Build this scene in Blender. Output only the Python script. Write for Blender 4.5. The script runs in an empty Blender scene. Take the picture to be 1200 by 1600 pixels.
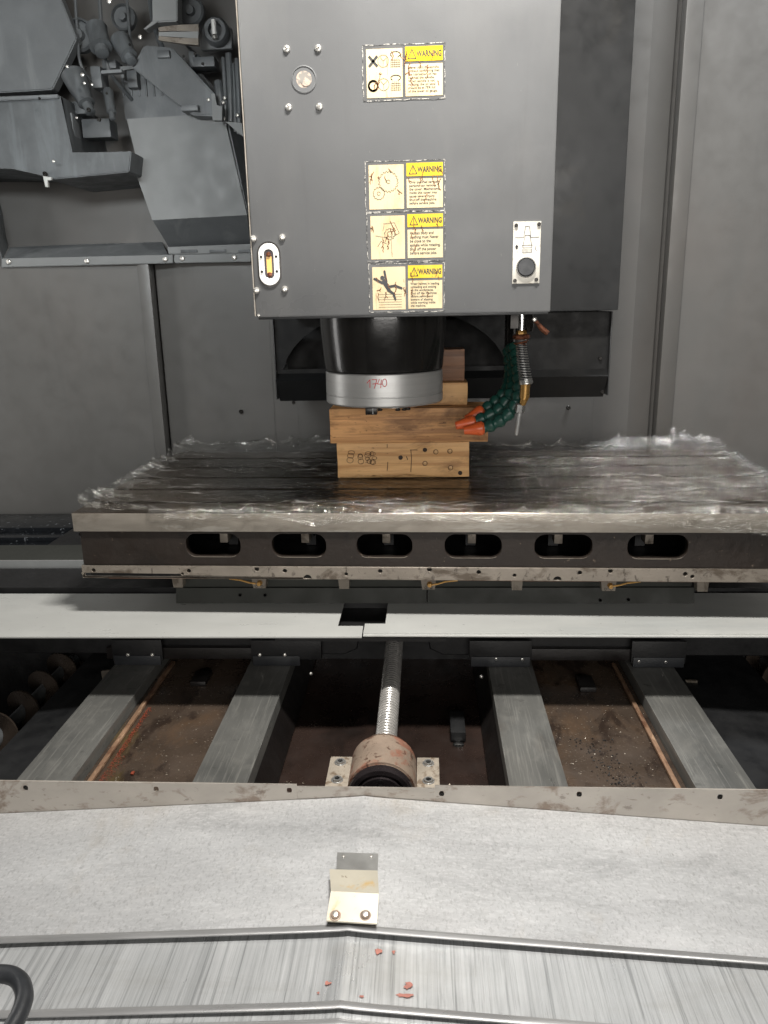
import bpy, bmesh, math, random
from mathutils import Vector, Matrix, noise as mn
random.seed(4)
S = bpy.context.scene
COL = S.collection
R = math.radians

# ------------------------------------------------------------------ camera, world, lamps, exposure
F = 1211.0                                    # focal length in photo pixels (1200 x 1600)
EY = Vector((63, -330, F)).normalized()
_d = Vector((92, 4460, F)).normalized()
EZ = -(_d - EY * _d.dot(EY)).normalized()
EX = EY.cross(EZ)
cd = bpy.data.cameras.new('camera'); cam = bpy.data.objects.new('camera', cd); COL.objects.link(cam)
cd.sensor_fit = 'AUTO'; cd.sensor_width = 36; cd.lens = 36 * F / 1600; cd.clip_start = .02; cd.clip_end = 60
cam.matrix_world = Matrix(((EX[0], -EX[1], -EX[2], 0), (EY[0], -EY[1], -EY[2], 0), (EZ[0], -EZ[1], -EZ[2], 0), (0, 0, 0, 1)))
S.camera = cam

w = bpy.data.worlds.new('World'); S.world = w; w.use_nodes = True
w.node_tree.nodes['Background'].inputs[0].default_value = (1, .985, .96, 1)
w.node_tree.nodes['Background'].inputs[1].default_value = .025

def area(name, loc, target, size, power, col=(1, 1, 1), spread=180):
    l = bpy.data.lights.new(name, 'AREA'); l.shape = 'RECTANGLE'; l.size, l.size_y = size; l.energy = power; l.color = col; l.spread = R(spread)
    o = bpy.data.objects.new(name, l); COL.objects.link(o); o.location = loc
    o.rotation_euler = (Vector(target) - Vector(loc)).to_track_quat('-Z', 'Y').to_euler(); return o
area('machine_work_lamp', (.12, .98, 1.35), (.05, 1.2, -.8), (.5, .08), 78, (1, .965, .91))
area('workshop_light', (.35, -1.8, .18), (0, 1.5, -.15), (2.6, .7), 58, (1, .965, .92))
area('left_strip_light', (-2.25, 1.8, .0), (-.1, 1.75, -.1), (.35, 1.9), 8, (1, .98, .95))  # strip light added for the highlight on the spindle housing
area('magazine_lamp', (-.90, 1.05, .56), (-1.05, 2.6, .24), (.6, .12), 5.0, (.94, .985, 1), 110)
area('ceiling_lamp', (.80, 2.28, 1.9), (.85, 2.5, .5), (1.3, .10), 22, (.95, .975, 1), 70)
S.view_settings.view_transform = 'Standard'; S.view_settings.look = 'None'; S.view_settings.exposure = 0; S.view_settings.gamma = 1

# ------------------------------------------------------------------ helpers
def ray(px, py):
    v = Vector(((px - 600) / F, (py - 800) / F, 1)); return Vector((EX.dot(v), EY.dot(v), EZ.dot(v)))
def W(px, py, Y):                             # photo pixel -> point on the vertical plane at depth Y
    d = ray(px, py); return d * (Y / d.y)
def WZ(px, py, Z):                            # photo pixel -> point on the level plane at height Z
    d = ray(px, py); return d * (Z / d.z)

def srgb(r, g, b):
    f = lambda c: (c / 255 / 12.92) if c / 255 <= .04045 else ((c / 255 + .055) / 1.055) ** 2.4
    return (f(r), f(g), f(b))

def mat(name, col, rough=.5, metal=0, var=.12, vs=6, vst=(1, 1, 1), bump=0, bs=250, bst=(1, 1, 1), stains=(), rvar=.12, rs=20, spec=.5, coat=0):
    m = bpy.data.materials.new(name); m.use_nodes = True; nt = m.node_tree; N = nt.nodes; L = nt.links
    p = N['Principled BSDF']; tc = N.new('ShaderNodeTexCoord')
    def nz(scale, st=(1, 1, 1), det=6, dist=0, seed=0, rough_=.6):
        mp = N.new('ShaderNodeMapping'); mp.inputs['Scale'].default_value = st; mp.inputs['Location'].default_value = (seed * 3.7, seed * 1.3, seed * 2.1)
        L.new(tc.outputs['Object'], mp.inputs[0])
        n = N.new('ShaderNodeTexNoise'); n.inputs['Scale'].default_value = scale; n.inputs['Detail'].default_value = det
        n.inputs['Distortion'].default_value = dist; n.inputs['Roughness'].default_value = rough_
        L.new(mp.outputs[0], n.inputs['Vector']); return n.outputs[0]
    def ramp(sock, lo, hi):
        r = N.new('ShaderNodeMapRange'); r.clamp = True; r.inputs[1].default_value = lo; r.inputs[2].default_value = hi
        L.new(sock, r.inputs[0]); return r.outputs[0]
    def mix(fac, a, b):
        x = N.new('ShaderNodeMix'); x.data_type = 'RGBA'; L.new(fac, x.inputs[0])
        for s, v in ((x.inputs[6], a), (x.inputs[7], b)):
            if isinstance(v, tuple): s.default_value = (*v[:3], 1)
            else: L.new(v, s)
        return x.outputs[2]
    c = mix(ramp(nz(vs, vst), .36, .64), tuple(x * (1 - var) for x in col), tuple(min(1, x * (1 + var)) for x in col))
    for k, st in enumerate(stains):           # (colour, scale, lo, hi, stretch, strength)
        sc, scale, lo, hi = st[:4]; stv = st[4] if len(st) > 4 else (1, 1, 1); amt = st[5] if len(st) > 5 else 1
        f = ramp(nz(scale, stv, 8, .4, k + 1, .65), .5 + (lo - .5) * .68, .5 + (hi - .5) * .68)
        if amt != 1:
            mm = N.new('ShaderNodeMath'); mm.operation = 'MULTIPLY'; mm.inputs[1].default_value = amt; L.new(f, mm.inputs[0]); f = mm.outputs[0]
        c = mix(f, c, sc)
    L.new(c, p.inputs['Base Color'])
    rr = N.new('ShaderNodeMapRange'); rr.inputs[3].default_value = max(.02, rough - rvar); rr.inputs[4].default_value = min(1, rough + rvar)
    rr.inputs[1].default_value = .3; rr.inputs[2].default_value = .7
    L.new(nz(rs, vst, 5, 0, 9), rr.inputs[0]); L.new(rr.outputs[0], p.inputs['Roughness'])
    p.inputs['Metallic'].default_value = metal; p.inputs['Specular IOR Level'].default_value = spec; p.inputs['Coat Weight'].default_value = coat
    if bump:
        b = N.new('ShaderNodeBump'); b.inputs['Strength'].default_value = bump; b.inputs['Distance'].default_value = .002
        L.new(nz(bs, bst, 4, 0, 5), b.inputs['Height']); L.new(b.outputs[0], p.inputs['Normal'])
    return m

M = {}
M['cover'] = mat('dark grey machine paint', srgb(97, 98, 99), .42, 0, .06, 4, bump=.12, bs=700, rvar=.16, rs=6, stains=((srgb(120, 119, 117), 3, .5, .9, (1, 1, .35), .5), (srgb(86, 86, 86), 22, .62, .9, (1, 1, .10), .4), (srgb(150, 147, 140), 150, .76, .82, (1, 1, .3), .35)))
M['wall'] = mat('grey wall paint', srgb(90, 89, 87), .45, 0, .07, 2.5, bump=.06, bs=500, stains=((srgb(104, 97, 92), 2, .5, .9, (1, 1, .5), .4), (srgb(80, 80, 79), 14, .62, .9, (1, 1, .10), .3)))
M['panel'] = mat('black column panel', srgb(48, 49, 50), .4, 0, .1, 6, bump=.06, bs=500, stains=((srgb(72, 68, 60), 8, .6, .9, (1, 1, .6), .3),))
M['pan'] = mat('black sheet metal', srgb(22, 23, 24), .55, 0, .12, 6, spec=.25, stains=((srgb(44, 41, 38), 4, .5, .9, (1, 1, .5), .35),))
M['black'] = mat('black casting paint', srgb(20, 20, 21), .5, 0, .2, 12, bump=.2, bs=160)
M['void'] = mat('dark sump', srgb(10, 11, 13), .6, 0, .2, 8)
M['wet'] = mat('oily black paint', srgb(24, 26, 29), .16, 0, .2, 12, bump=.5, bs=60, bst=(.5, 1, 1), stains=((srgb(150, 155, 160), 60, .66, .76, (1, 1, 1), .8),))
M['greyfar'] = mat('grey bay paint with haze tone', srgb(94, 97, 99), .5, 0, .1, 7, bump=.1, bs=300, stains=((srgb(120, 123, 124), 11, .55, .75, (1, 1, .3), .5),))  # pale haze over the bay is mixed into this grey
M['baypanel'] = mat('light grey bay panel', srgb(116, 118, 118), .6, .0, .06, 4, stains=((srgb(112, 114, 115), 9, .55, .8, (1, 1, .4), .4),))
M['magdark'] = mat('dark magazine with haze tone', srgb(76, 79, 81), .5, 0, .18, 9, stains=((srgb(100, 105, 108), 14, .55, .75, (1, 1, .15), .6),))  # haze put into the colour, so the mechanism stays low in contrast
M['spindle'] = mat('glossy black enamel', srgb(27, 26, 25), .22, 0, .15, 8, bump=.10, bs=110, rvar=.05, coat=.3)
M['ring'] = mat('turned steel ring', (.50, .50, .49), .38, .55, .05, 4, (1, 1, 25), bump=.03, bs=120, bst=(1, 1, 40), rvar=.06, rs=30, stains=((srgb(150, 110, 84), 26, .7, .85, (1, 1, 1), .4),))
M['steel'] = mat('bare steel', (.45, .45, .44), .35, .8, .15, 15, stains=((srgb(90, 70, 55), 40, .6, .75, (1, 1, 1), .6),))
M['chrome'] = mat('bright steel', (.75, .75, .74), .16, 1, .05, 10, rvar=.05)
M['bolt'] = mat('pale zinc bolt', (.72, .70, .66), .28, .8, .1, 40)
M['blackbolt'] = mat('black oxide bolt', srgb(40, 38, 36), .3, .6, .2, 40)
M['hole'] = mat('dark recess', srgb(14, 13, 13), .7, 0, .1, 20)
M['tabletop'] = mat('ground table steel', srgb(84, 73, 62), .2, .7, .15, 8, (.3, 3, 1), rvar=.08, stains=((srgb(50, 44, 38), 6, .5, .75, (.3, 1, 1), .5),))
M['tableedge'] = mat('scraped table edge', srgb(158, 151, 141), .42, .5, .1, 5, (1, 1, 6), bump=.06, bs=300, stains=((srgb(106, 98, 86), 12, .55, .75, (.4, 1, 1), .6), (srgb(188, 184, 176), 30, .62, .7, (.3, 1, 2), .5)))
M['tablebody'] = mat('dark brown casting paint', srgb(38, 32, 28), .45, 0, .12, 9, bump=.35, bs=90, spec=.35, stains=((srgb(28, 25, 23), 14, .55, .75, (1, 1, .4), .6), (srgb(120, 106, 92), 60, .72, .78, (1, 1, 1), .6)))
M['strip'] = mat('worn steel strip', srgb(138, 130, 120), .45, .45, .12, 10, bump=.25, bs=260, stains=((srgb(72, 60, 48), 22, .53, .68, (.6, 1, 1), .75), (srgb(46, 38, 32), 70, .64, .72, (1, 1, .5), .6)))
M['tag'] = mat('worn hanger steel', srgb(108, 101, 92), .5, .4, .15, 20, bump=.2, stains=((srgb(64, 54, 44), 40, .52, .66, (1, 1, .4), .7),))
M['saddle'] = mat('dark grey green casting', srgb(50, 51, 48), .6, 0, .06, 3, spec=.2)
M['plate'] = mat('pale anodised cover plate', srgb(182, 183, 180), .38, .25, .05, 3, (.4, 1, 1), bump=.04, bs=300, stains=((srgb(150, 155, 155), 5, .5, .75, (.25, 1, 1), .5), (srgb(60, 62, 62), 140, .76, .78, (1, 1, 1), .7)))
M['rail'] = mat('scraped slideway', srgb(104, 104, 101), .38, .35, .12, 14, (1, .25, 1), bump=.08, bs=300, bst=(1, .1, 1), rvar=.12, stains=((srgb(76, 77, 76), 11, .48, .8, (1, .4, 1), .75), (srgb(140, 139, 134), 240, .56, .72, (1, .03, 1), .5), (srgb(132, 131, 126), 26, .54, .85, (.8, .5, 1), .6), (srgb(96, 84, 74), 8, .64, .85, (1, .4, 1), .35), (srgb(172, 169, 162), 260, .76, .82, (1, .35, 1), .5), (srgb(54, 53, 51), 36, .68, .8, (.5, .6, 1), .6)))
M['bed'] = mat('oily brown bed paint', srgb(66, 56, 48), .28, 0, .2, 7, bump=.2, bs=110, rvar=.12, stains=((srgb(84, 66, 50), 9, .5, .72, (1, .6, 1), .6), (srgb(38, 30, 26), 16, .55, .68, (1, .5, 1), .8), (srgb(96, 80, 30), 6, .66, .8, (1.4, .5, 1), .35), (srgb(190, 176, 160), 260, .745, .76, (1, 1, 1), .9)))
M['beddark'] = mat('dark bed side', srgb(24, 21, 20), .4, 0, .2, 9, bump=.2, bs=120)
M['ledge'] = mat('stained ledge', srgb(134, 106, 84), .5, .1, .2, 14, bump=.3, bs=220, stains=((srgb(78, 44, 28), 36, .5, .64, (1, .4, 1), .7), (srgb(192, 160, 130), 60, .6, .7, (1, .3, 1), .5)))
M['bear'] = mat('rusty bearing housing', srgb(138, 122, 108), .5, .15, .12, 16, bump=.5, bs=170, stains=((srgb(136, 88, 70), 17, .50, .62, (1, 1, 1), .8), (srgb(70, 44, 32), 60, .6, .68, (1, 1, 1), .8)))
M['flange'] = mat('worn block steel', srgb(176, 166, 152), .45, .35, .12, 20, bump=.2, stains=((srgb(110, 88, 66), 50, .54, .66, (1, 1, 1), .7),))
M['nut'] = mat('dark lock nut', srgb(62, 56, 58), .25, .7, .12, 30)
M['screwsteel'] = mat('ball screw steel', (.66, .64, .61), .26, .68, .1, 40, rvar=.06)
M['apron'] = mat('scuffed aluminium', srgb(190, 191, 192), .40, .5, .06, 4, (.7, 1.5, 1), bump=.10, bs=600, bst=(.35, 1, 1), rvar=.1, rs=7, stains=((srgb(204, 204, 205), 6, .5, .8, (.6, 1.3, 1), .6), (srgb(138, 139, 140), 6, .5, .85, (.5, 1.5, 1), .7), (srgb(128, 128, 128), 22, .62, .9, (.35, 1.2, 1), .5), (srgb(166, 154, 134), 5, .6, .85, (1, .8, 1), .5), (srgb(104, 102, 98), 90, .78, .84, (1, .5, 1), .6), (srgb(218, 218, 219), 230, .48, .70, (.45, 1, 1), .45), (srgb(130, 130, 130), 270, .52, .74, (1, .5, 1), .42), (srgb(222, 222, 222), 12, .62, .85, (.4, 1.2, 1), .5), (srgb(92, 90, 87), 120, .80, .84, (1, .5, 1), .7)))
M['brushed'] = mat('streaked aluminium', srgb(192, 194, 195), .34, .55, .05, 9, (1, .3, 1), bump=.2, bs=300, bst=(1, .012, 1), rvar=.08, stains=((srgb(122, 124, 126), 260, .5, .70, (1, .010, 1), .6), (srgb(206, 207, 208), 150, .52, .72, (1, .012, 1), .5), (srgb(140, 142, 144), 40, .55, .8, (1, .02, 1), .45), (srgb(150, 147, 140), 5, .55, .85, (.6, 2, 1), .4), (srgb(96, 94, 92), 140, .82, .86, (1, 1, 1), .7)))
M['lip'] = mat('folded aluminium lip', srgb(168, 168, 168), .34, .6, .06, 20, (.2, 1, 1))
M['frontstrip'] = mat('spotted galvanised strip', srgb(170, 164, 156), .42, .4, .1, 12, (.6, 1, 1), stains=((srgb(112, 92, 76), 24, .54, .7, (.7, 1, 1), .7), (srgb(96, 84, 76), 70, .66, .72, (.5, 1, 1), .5)))
M['latch'] = mat('yellowed latch plate', srgb(202, 196, 180), .34, .4, .06, 14, rvar=.05, stains=((srgb(206, 168, 92), 30, .6, .78, (1, 1, 1), .7), (srgb(110, 90, 60), 120, .7, .76, (1, 1, 1), .6)))
M['tab'] = mat('grey latch tab', srgb(150, 150, 148), .35, .6, .1, 30)
M['rubber'] = mat('black rubber', srgb(38, 40, 43), .42, 0, .15, 20, bump=.1, bs=200)
M['green'] = mat('green hose plastic', srgb(26, 70, 61), .42, 0, .15, 30, stains=((srgb(60, 90, 80), 60, .62, .75, (1, 1, 1), .4),))
M['orange'] = mat('orange nozzle plastic', srgb(216, 96, 48), .4, 0, .1, 40, stains=((srgb(140, 50, 22), 70, .6, .75, (1, 1, 1), .6),))
M['brass'] = mat('brass', srgb(176, 136, 78), .32, .6, .12, 60, stains=((srgb(96, 66, 30), 120, .6, .7, (1, 1, 1), .7),))
M['copper'] = mat('rusty fitting', srgb(124, 76, 54), .4, .5, .2, 80, stains=((srgb(60, 36, 26), 140, .52, .64, (1, 1, 1), .8),))
M['redtube'] = mat('copper tube', srgb(134, 82, 56), .4, .5, .15, 50)
M['cream'] = mat('aged label film', srgb(212, 194, 156), .45, 0, .04, 12, stains=((srgb(190, 152, 98), 30, .52, .85, (1, 1, .35), .7), (srgb(150, 104, 64), 70, .68, .76, (1.5, 1, .22), .8), (srgb(112, 74, 46), 150, .74, .80, (1, 1, .6), .9)))
M['crack'] = mat('brown crack', srgb(134, 88, 54), .6, 0, .25, 160)
M['yellow'] = mat('yellow label header', srgb(222, 186, 20), .4, 0, .04, 30, stains=((srgb(60, 50, 30), 160, .70, .74, (1, 1, .5), .9),))
M['print'] = mat('black label print', srgb(52, 52, 54), .5, 0, .1, 60)
M['thinprint'] = mat('grey label line', srgb(92, 86, 76), .5, 0, .1, 60)
M['backing'] = mat('grey label backing', srgb(84, 84, 84), .4, 0, .06, 40)
M['torn'] = mat('torn label edge', srgb(196, 192, 184), .5, 0, .1, 50, stains=((srgb(84, 84, 84), 90, .44, .54, (1, 1, 1), 1),))
M['gauge'] = mat('silver gauge frame', (.78, .77, .74), .35, .35, .05, 30)
M['oil'] = mat('amber oil window', srgb(236, 186, 92), .2, 0, .05, 60)
M['glass'] = mat('frosted sight glass', srgb(136, 132, 126), .15, 0, .08, 40, stains=((srgb(214, 188, 168), 60, .48, .6, (1, 1, 1), .7),))
M['tagplate'] = mat('aluminium button plate', srgb(206, 202, 192), .36, .35, .06, 24, stains=((srgb(140, 120, 90), 60, .63, .75, (1, 1, 1), .6),))
M['redink'] = mat('red marker ink', srgb(206, 70, 72), .5, 0, .15, 200)
M['redpaint'] = mat('red paint fleck', srgb(164, 108, 96), .5, 0, .2, 60)
M['redchip'] = mat('red swarf', srgb(130, 62, 44), .45, 0, .3, 90)
M['chip'] = mat('pale swarf', srgb(196, 184, 168), .3, .6, .2, 90)
M['auger'] = mat('worn auger flight', srgb(86, 76, 68), .3, .75, .1, 14, stains=((srgb(80, 68, 60), 20, .52, .7, (1, 1, 1), .6),))

def wood(name, col, dark):
    return mat(name, col, .6, 0, .14, 9, (.35, 1, 2.2), bump=.35, bs=60, bst=(.12, 1, 3), rvar=.1,
               stains=((dark, 20, .50, .66, (.10, 1, 2.6), .65), (tuple(x * .55 for x in dark), 5.5, .60, .74, (.8, 1, 1.5), .75), (tuple(min(1, x * 1.5) for x in col), 30, .6, .75, (.08, 1, 3), .4), (tuple(x * .3 for x in dark), 90, .71, .75, (.3, 1, 1.4), .8)))
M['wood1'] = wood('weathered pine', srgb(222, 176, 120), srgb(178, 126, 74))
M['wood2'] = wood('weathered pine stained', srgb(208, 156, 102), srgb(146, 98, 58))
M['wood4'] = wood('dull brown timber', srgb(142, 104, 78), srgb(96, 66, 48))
M['woodmark'] = mat('burnt mark', srgb(52, 38, 28), .7, 0, .2, 100)
M['nail'] = mat('nail head', srgb(188, 150, 104), .5, .2, .2, 100)

def film_mat(nm='clear stretch film', g0=.04, g1=.44, d0=.0, d1=.14, rg=.08):
    m = bpy.data.materials.new(nm); m.use_nodes = True; nt = m.node_tree; N = nt.nodes; L = nt.links
    for n in list(N): N.remove(n)
    out = N.new('ShaderNodeOutputMaterial'); tr = N.new('ShaderNodeBsdfTransparent'); gl = N.new('ShaderNodeBsdfGlossy'); di = N.new('ShaderNodeBsdfDiffuse')
    tr.inputs[0].default_value = (.95, .95, .94, 1); gl.inputs['Roughness'].default_value = rg; gl.inputs[0].default_value = (1, .98, .95, 1)
    di.inputs[0].default_value = (.8, .78, .74, 1)
    tc = N.new('ShaderNodeTexCoord'); mp = N.new('ShaderNodeMapping'); mp.inputs['Scale'].default_value = (.20, 2.0, 1)
    L.new(tc.outputs['Object'], mp.inputs[0]); nz = N.new('ShaderNodeTexNoise'); nz.inputs['Scale'].default_value = 42; nz.inputs['Detail'].default_value = 7
    nz.inputs['Distortion'].default_value = 1.6; L.new(mp.outputs[0], nz.inputs[0])
    b = N.new('ShaderNodeBump'); b.inputs['Strength'].default_value = .9; b.inputs['Distance'].default_value = .008; L.new(nz.outputs[0], b.inputs['Height'])
    L.new(b.outputs[0], gl.inputs['Normal'])
    lw = N.new('ShaderNodeLayerWeight'); lw.inputs[0].default_value = .35; L.new(b.outputs[0], lw.inputs[1])
    mr = N.new('ShaderNodeMapRange'); mr.inputs[1].default_value = 0; mr.inputs[2].default_value = 1; mr.inputs[3].default_value = g0; mr.inputs[4].default_value = g1
    L.new(lw.outputs[0], mr.inputs[0])
    m1 = N.new('ShaderNodeMixShader'); L.new(mr.outputs[0], m1.inputs[0]); L.new(tr.outputs[0], m1.inputs[1]); L.new(gl.outputs[0], m1.inputs[2])
    r2 = N.new('ShaderNodeMapRange'); r2.inputs[1].default_value = .56; r2.inputs[2].default_value = .68; r2.inputs[3].default_value = d0; r2.inputs[4].default_value = d1
    L.new(nz.outputs[0], r2.inputs[0])
    m2 = N.new('ShaderNodeMixShader'); L.new(r2.outputs[0], m2.inputs[0]); L.new(m1.outputs[0], m2.inputs[1]); L.new(di.outputs[0], m2.inputs[2])
    L.new(m2.outputs[0], out.inputs[0]); return m
M['film'] = film_mat(); M['film_bunched'] = film_mat('bunched stretch film', .10, .55, .02, .26, .09)

# ---- object plumbing
def tag(o, label, cat, group=None):
    o['label'] = label; o['category'] = cat
    if group: o['group'] = group
    return o
def thing(name, loc, label, cat, group=None):
    o = bpy.data.objects.new(name, None); COL.objects.link(o); o.empty_display_size = .05; o.location = loc
    return tag(o, label, cat, group)
def chain_inv(p):
    m = Matrix.Identity(4)
    while p is not None:
        m = Matrix.LocRotScale(p.location, p.rotation_euler if p.rotation_mode != 'QUATERNION' else p.rotation_quaternion, p.scale).to_4x4() @ m if p.parent is None else (p.matrix_parent_inverse @ Matrix.LocRotScale(p.location, p.rotation_euler if p.rotation_mode != 'QUATERNION' else p.rotation_quaternion, p.scale)) @ m
        p = p.parent
    return m.inverted()
def adopt(o, parent):
    if parent is not None:
        o.parent = parent; o.matrix_parent_inverse = chain_inv(parent)
    return o
def link(name, me, m=None, parent=None):
    if m is not None and not me.materials: me.materials.append(M[m] if isinstance(m, str) else m)
    o = bpy.data.objects.new(name, me); COL.objects.link(o); return adopt(o, parent)
def struct(o): o['kind'] = 'structure'; return o
def stuff(o): o['kind'] = 'stuff'; return o

class MB:
    """collects shapes for ONE mesh object"""
    def __init__(s): s.bm = bmesh.new()
    def box(s, lo, hi, bev=0):
        g = bmesh.ops.create_cube(s.bm, size=1)['verts']
        for v in g: v.co = Vector([lo[i] + (v.co[i] + .5) * (hi[i] - lo[i]) for i in range(3)])
        if bev:
            e = list({e for v in g for e in v.link_edges})
            bmesh.ops.bevel(s.bm, geom=e, offset=bev, segments=2, affect='EDGES', profile=.6)
        return s
    def prism(s, pts, vec):                   # polygon (3-D points) pushed along vec
        a = [s.bm.verts.new(p) for p in pts]; b = [s.bm.verts.new(Vector(p) + Vector(vec)) for p in pts]; n = len(a)
        s.bm.faces.new(a); s.bm.faces.new(b[::-1])
        for i in range(n): s.bm.faces.new((a[i], b[i], b[(i + 1) % n], a[(i + 1) % n]))
        return s
    def lathe(s, prof, loc, axis=(0, 0, 1), n=24, ang=None):    # prof: (radius, height) pairs
        q = Vector(axis).normalized().to_track_quat('Z', 'Y'); rows = []
        for r, h in prof:
            rows.append([s.bm.verts.new(Vector(loc) + q @ Vector((r * math.cos(2 * math.pi * k / n), r * math.sin(2 * math.pi * k / n), h))) for k in range(n)])
        for a, b in zip(rows, rows[1:]):
            for k in range(n): s.bm.faces.new((a[k], a[(k + 1) % n], b[(k + 1) % n], b[k]))
        s.bm.faces.new(rows[0][::-1]); s.bm.faces.new(rows[-1]); return s
    def tube(s, pts, r, n=8, closed=False):
        pts = [Vector(p) for p in pts]; rows = []; up = None; m = len(pts)
        for i, p in enumerate(pts):
            a = pts[(i - 1) % m] if closed or i else p; b = pts[(i + 1) % m] if closed or i < m - 1 else p
            t = (b - a).normalized()
            if up is None: up = t.orthogonal().normalized()
            up = (up - t * up.dot(t)); up = up.normalized() if up.length > 1e-6 else t.orthogonal().normalized()
            sd = t.cross(up); rr = r[i] if isinstance(r, (list, tuple)) else r
            rows.append([s.bm.verts.new(p + (up * math.cos(2 * math.pi * k / n) + sd * math.sin(2 * math.pi * k / n)) * rr) for k in range(n)])
        pr = list(zip(rows, rows[1:])) + ([(rows[-1], rows[0])] if closed else [])
        for a, b in pr:
            for k in range(n): s.bm.faces.new((a[k], a[(k + 1) % n], b[(k + 1) % n], b[k]))
        if not closed: s.bm.faces.new(rows[0][::-1]); s.bm.faces.new(rows[-1])
        return s
    def build(s, name, m, parent=None, smooth=True, ang=35):
        bmesh.ops.recalc_face_normals(s.bm, faces=s.bm.faces)
        me = bpy.data.meshes.new(name); s.bm.to_mesh(me); s.bm.free()
        if smooth:
            for p in me.polygons: p.use_smooth = True
            me.set_sharp_from_angle(angle=R(ang))
        return link(name, me, m, parent)

def spline(ctrl, n):
    ctrl = [ctrl[0]] + ctrl + [ctrl[-1]]; out = []
    for i in range(1, len(ctrl) - 2):
        p0, p1, p2, p3 = ctrl[i - 1:i + 3]
        for k in range(n):
            t = k / n; out.append(.5 * ((2 * p1) + (p2 - p0) * t + (2 * p0 - 5 * p1 + 4 * p2 - p3) * t * t + (3 * p1 - p0 - 3 * p2 + p3) * t ** 3))
    return out + [ctrl[-2]]
def curve_mesh(cu, frame):
    o = bpy.data.objects.new('tmp', cu); COL.objects.link(o); bpy.context.view_layer.update()
    me = bpy.data.meshes.new_from_object(o.evaluated_get(bpy.context.evaluated_depsgraph_get()))
    bpy.data.objects.remove(o); bpy.data.curves.remove(cu); me.transform(frame); me.materials.clear(); return me
FRONT = Matrix(((1, 0, 0, 0), (0, 0, -1, 0), (0, 1, 0, 0), (0, 0, 0, 1)))   # local x,y,z -> X, Z, toward the viewer (-Y)
def front(Y): return Matrix.Translation((0, Y, 0)) @ FRONT
def cut_plate(name, outer, holes, frame, thick, m, parent=None, bev=0):     # flat plate with real holes; its front face at local z = 0
    cu = bpy.data.curves.new('tmp', 'CURVE'); cu.dimensions = '2D'; cu.fill_mode = 'BOTH'; cu.extrude = thick / 2 - bev; cu.bevel_depth = bev; cu.bevel_resolution = 1; cu.offset = -bev
    for loop in [outer] + list(holes):
        sp = cu.splines.new('POLY'); sp.points.add(len(loop) - 1)
        for p, c in zip(sp.points, loop): p.co = (c[0], c[1], 0, 1)
        sp.use_cyclic_u = True
    me = curve_mesh(cu, frame @ Matrix.Translation((0, 0, -thick / 2)))
    return link(name, me, m, parent)
def circle(cx, cy, r, n=16): return [(cx + r * math.cos(2 * math.pi * k / n), cy + r * math.sin(2 * math.pi * k / n)) for k in range(n)]
def stadium(x0, y0, x1, y1, r=None, n=8):
    r = min(x1 - x0, y1 - y0) / 2 if r is None else r; P = []
    for cx, cy, a in ((x1 - r, y0 + r, -90), (x1 - r, y1 - r, 0), (x0 + r, y1 - r, 90), (x0 + r, y0 + r, 180)):
        P += [(cx + r * math.cos(R(a + 90 * k / n)), cy + r * math.sin(R(a + 90 * k / n))) for k in range(n + 1)]
    return P
def text_mesh(s, x, y, width=None, height=None, frame=None, align='LEFT', bold=0, squeeze=1, space=1.0, shear=0):
    cu = bpy.data.curves.new('tmp', 'FONT'); cu.body = s; cu.align_x = align; cu.size = 1; cu.offset = bold; cu.space_line = space; cu.resolution_u = 3; cu.shear = shear
    me = curve_mesh(cu, Matrix.Identity(4))
    xs = [v.co.x for v in me.vertices]; ys = [v.co.y for v in me.vertices]
    sx = (width / (max(xs) - min(xs))) if width else None; sy = (height / (max(ys) - min(ys))) if height else None
    sx = sx or sy * squeeze; sy = sy or sx / squeeze
    x0 = min(xs) if align == 'LEFT' else (min(xs) + max(xs)) / 2
    me.transform(Matrix.Diagonal((sx, sy, 1, 1)) @ Matrix.Translation((-x0, -min(ys), 0)))
    me.transform((frame or Matrix.Identity(4)) @ Matrix.Translation((x, y, 0))); return me

# ---- screws (shared meshes, one object each)
_sc = {}
def screw(parent, pos, nrm=(0, -1, 0), r=.005, kind='bolt', name='screw'):
    key = (round(r, 4), kind)
    if key not in _sc:
        b = MB()
        if kind == 'socket':                  # countersunk cap screw: rim, wall, recessed hex
            b.lathe([(r * 1.25, 0), (r * 1.25, r * .08), (r, r * .12), (r * .92, r * .5), (r * .55, r * .5), (r * .5, -r * .25), (.0004, -r * .25)], (0, 0, 0), n=14); mm = 'steel'
        elif kind == 'hole':
            b.lathe([(r, -r * .2), (r, .0006), (r * .8, .0006), (r * .75, -r * .2), (.0004, -r * .2)], (0, 0, 0), n=12); mm = 'hole'
        elif kind == 'black':
            b.lathe([(r, 0), (r, r * .6), (r * .8, r * .8), (r * .45, r * .8), (r * .4, r * .3), (.0003, r * .3)], (0, 0, 0), n=12); mm = 'blackbolt'
        else:                                 # button head with a drive socket
            b.lathe([(r, 0), (r * 1.02, r * .25), (r * .8, r * .62), (r * .42, r * .75), (r * .38, r * .3), (.0003, r * .3)], (0, 0, 0), n=14); mm = 'bolt'
        o = b.build('screw_master', mm); _sc[key] = o.data; bpy.data.objects.remove(o)
    o = bpy.data.objects.new(name, _sc[key]); COL.objects.link(o); adopt(o, parent)
    o.rotation_euler = Vector(nrm).to_track_quat('Z', 'Y').to_euler(); o.location = pos; return o

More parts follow.
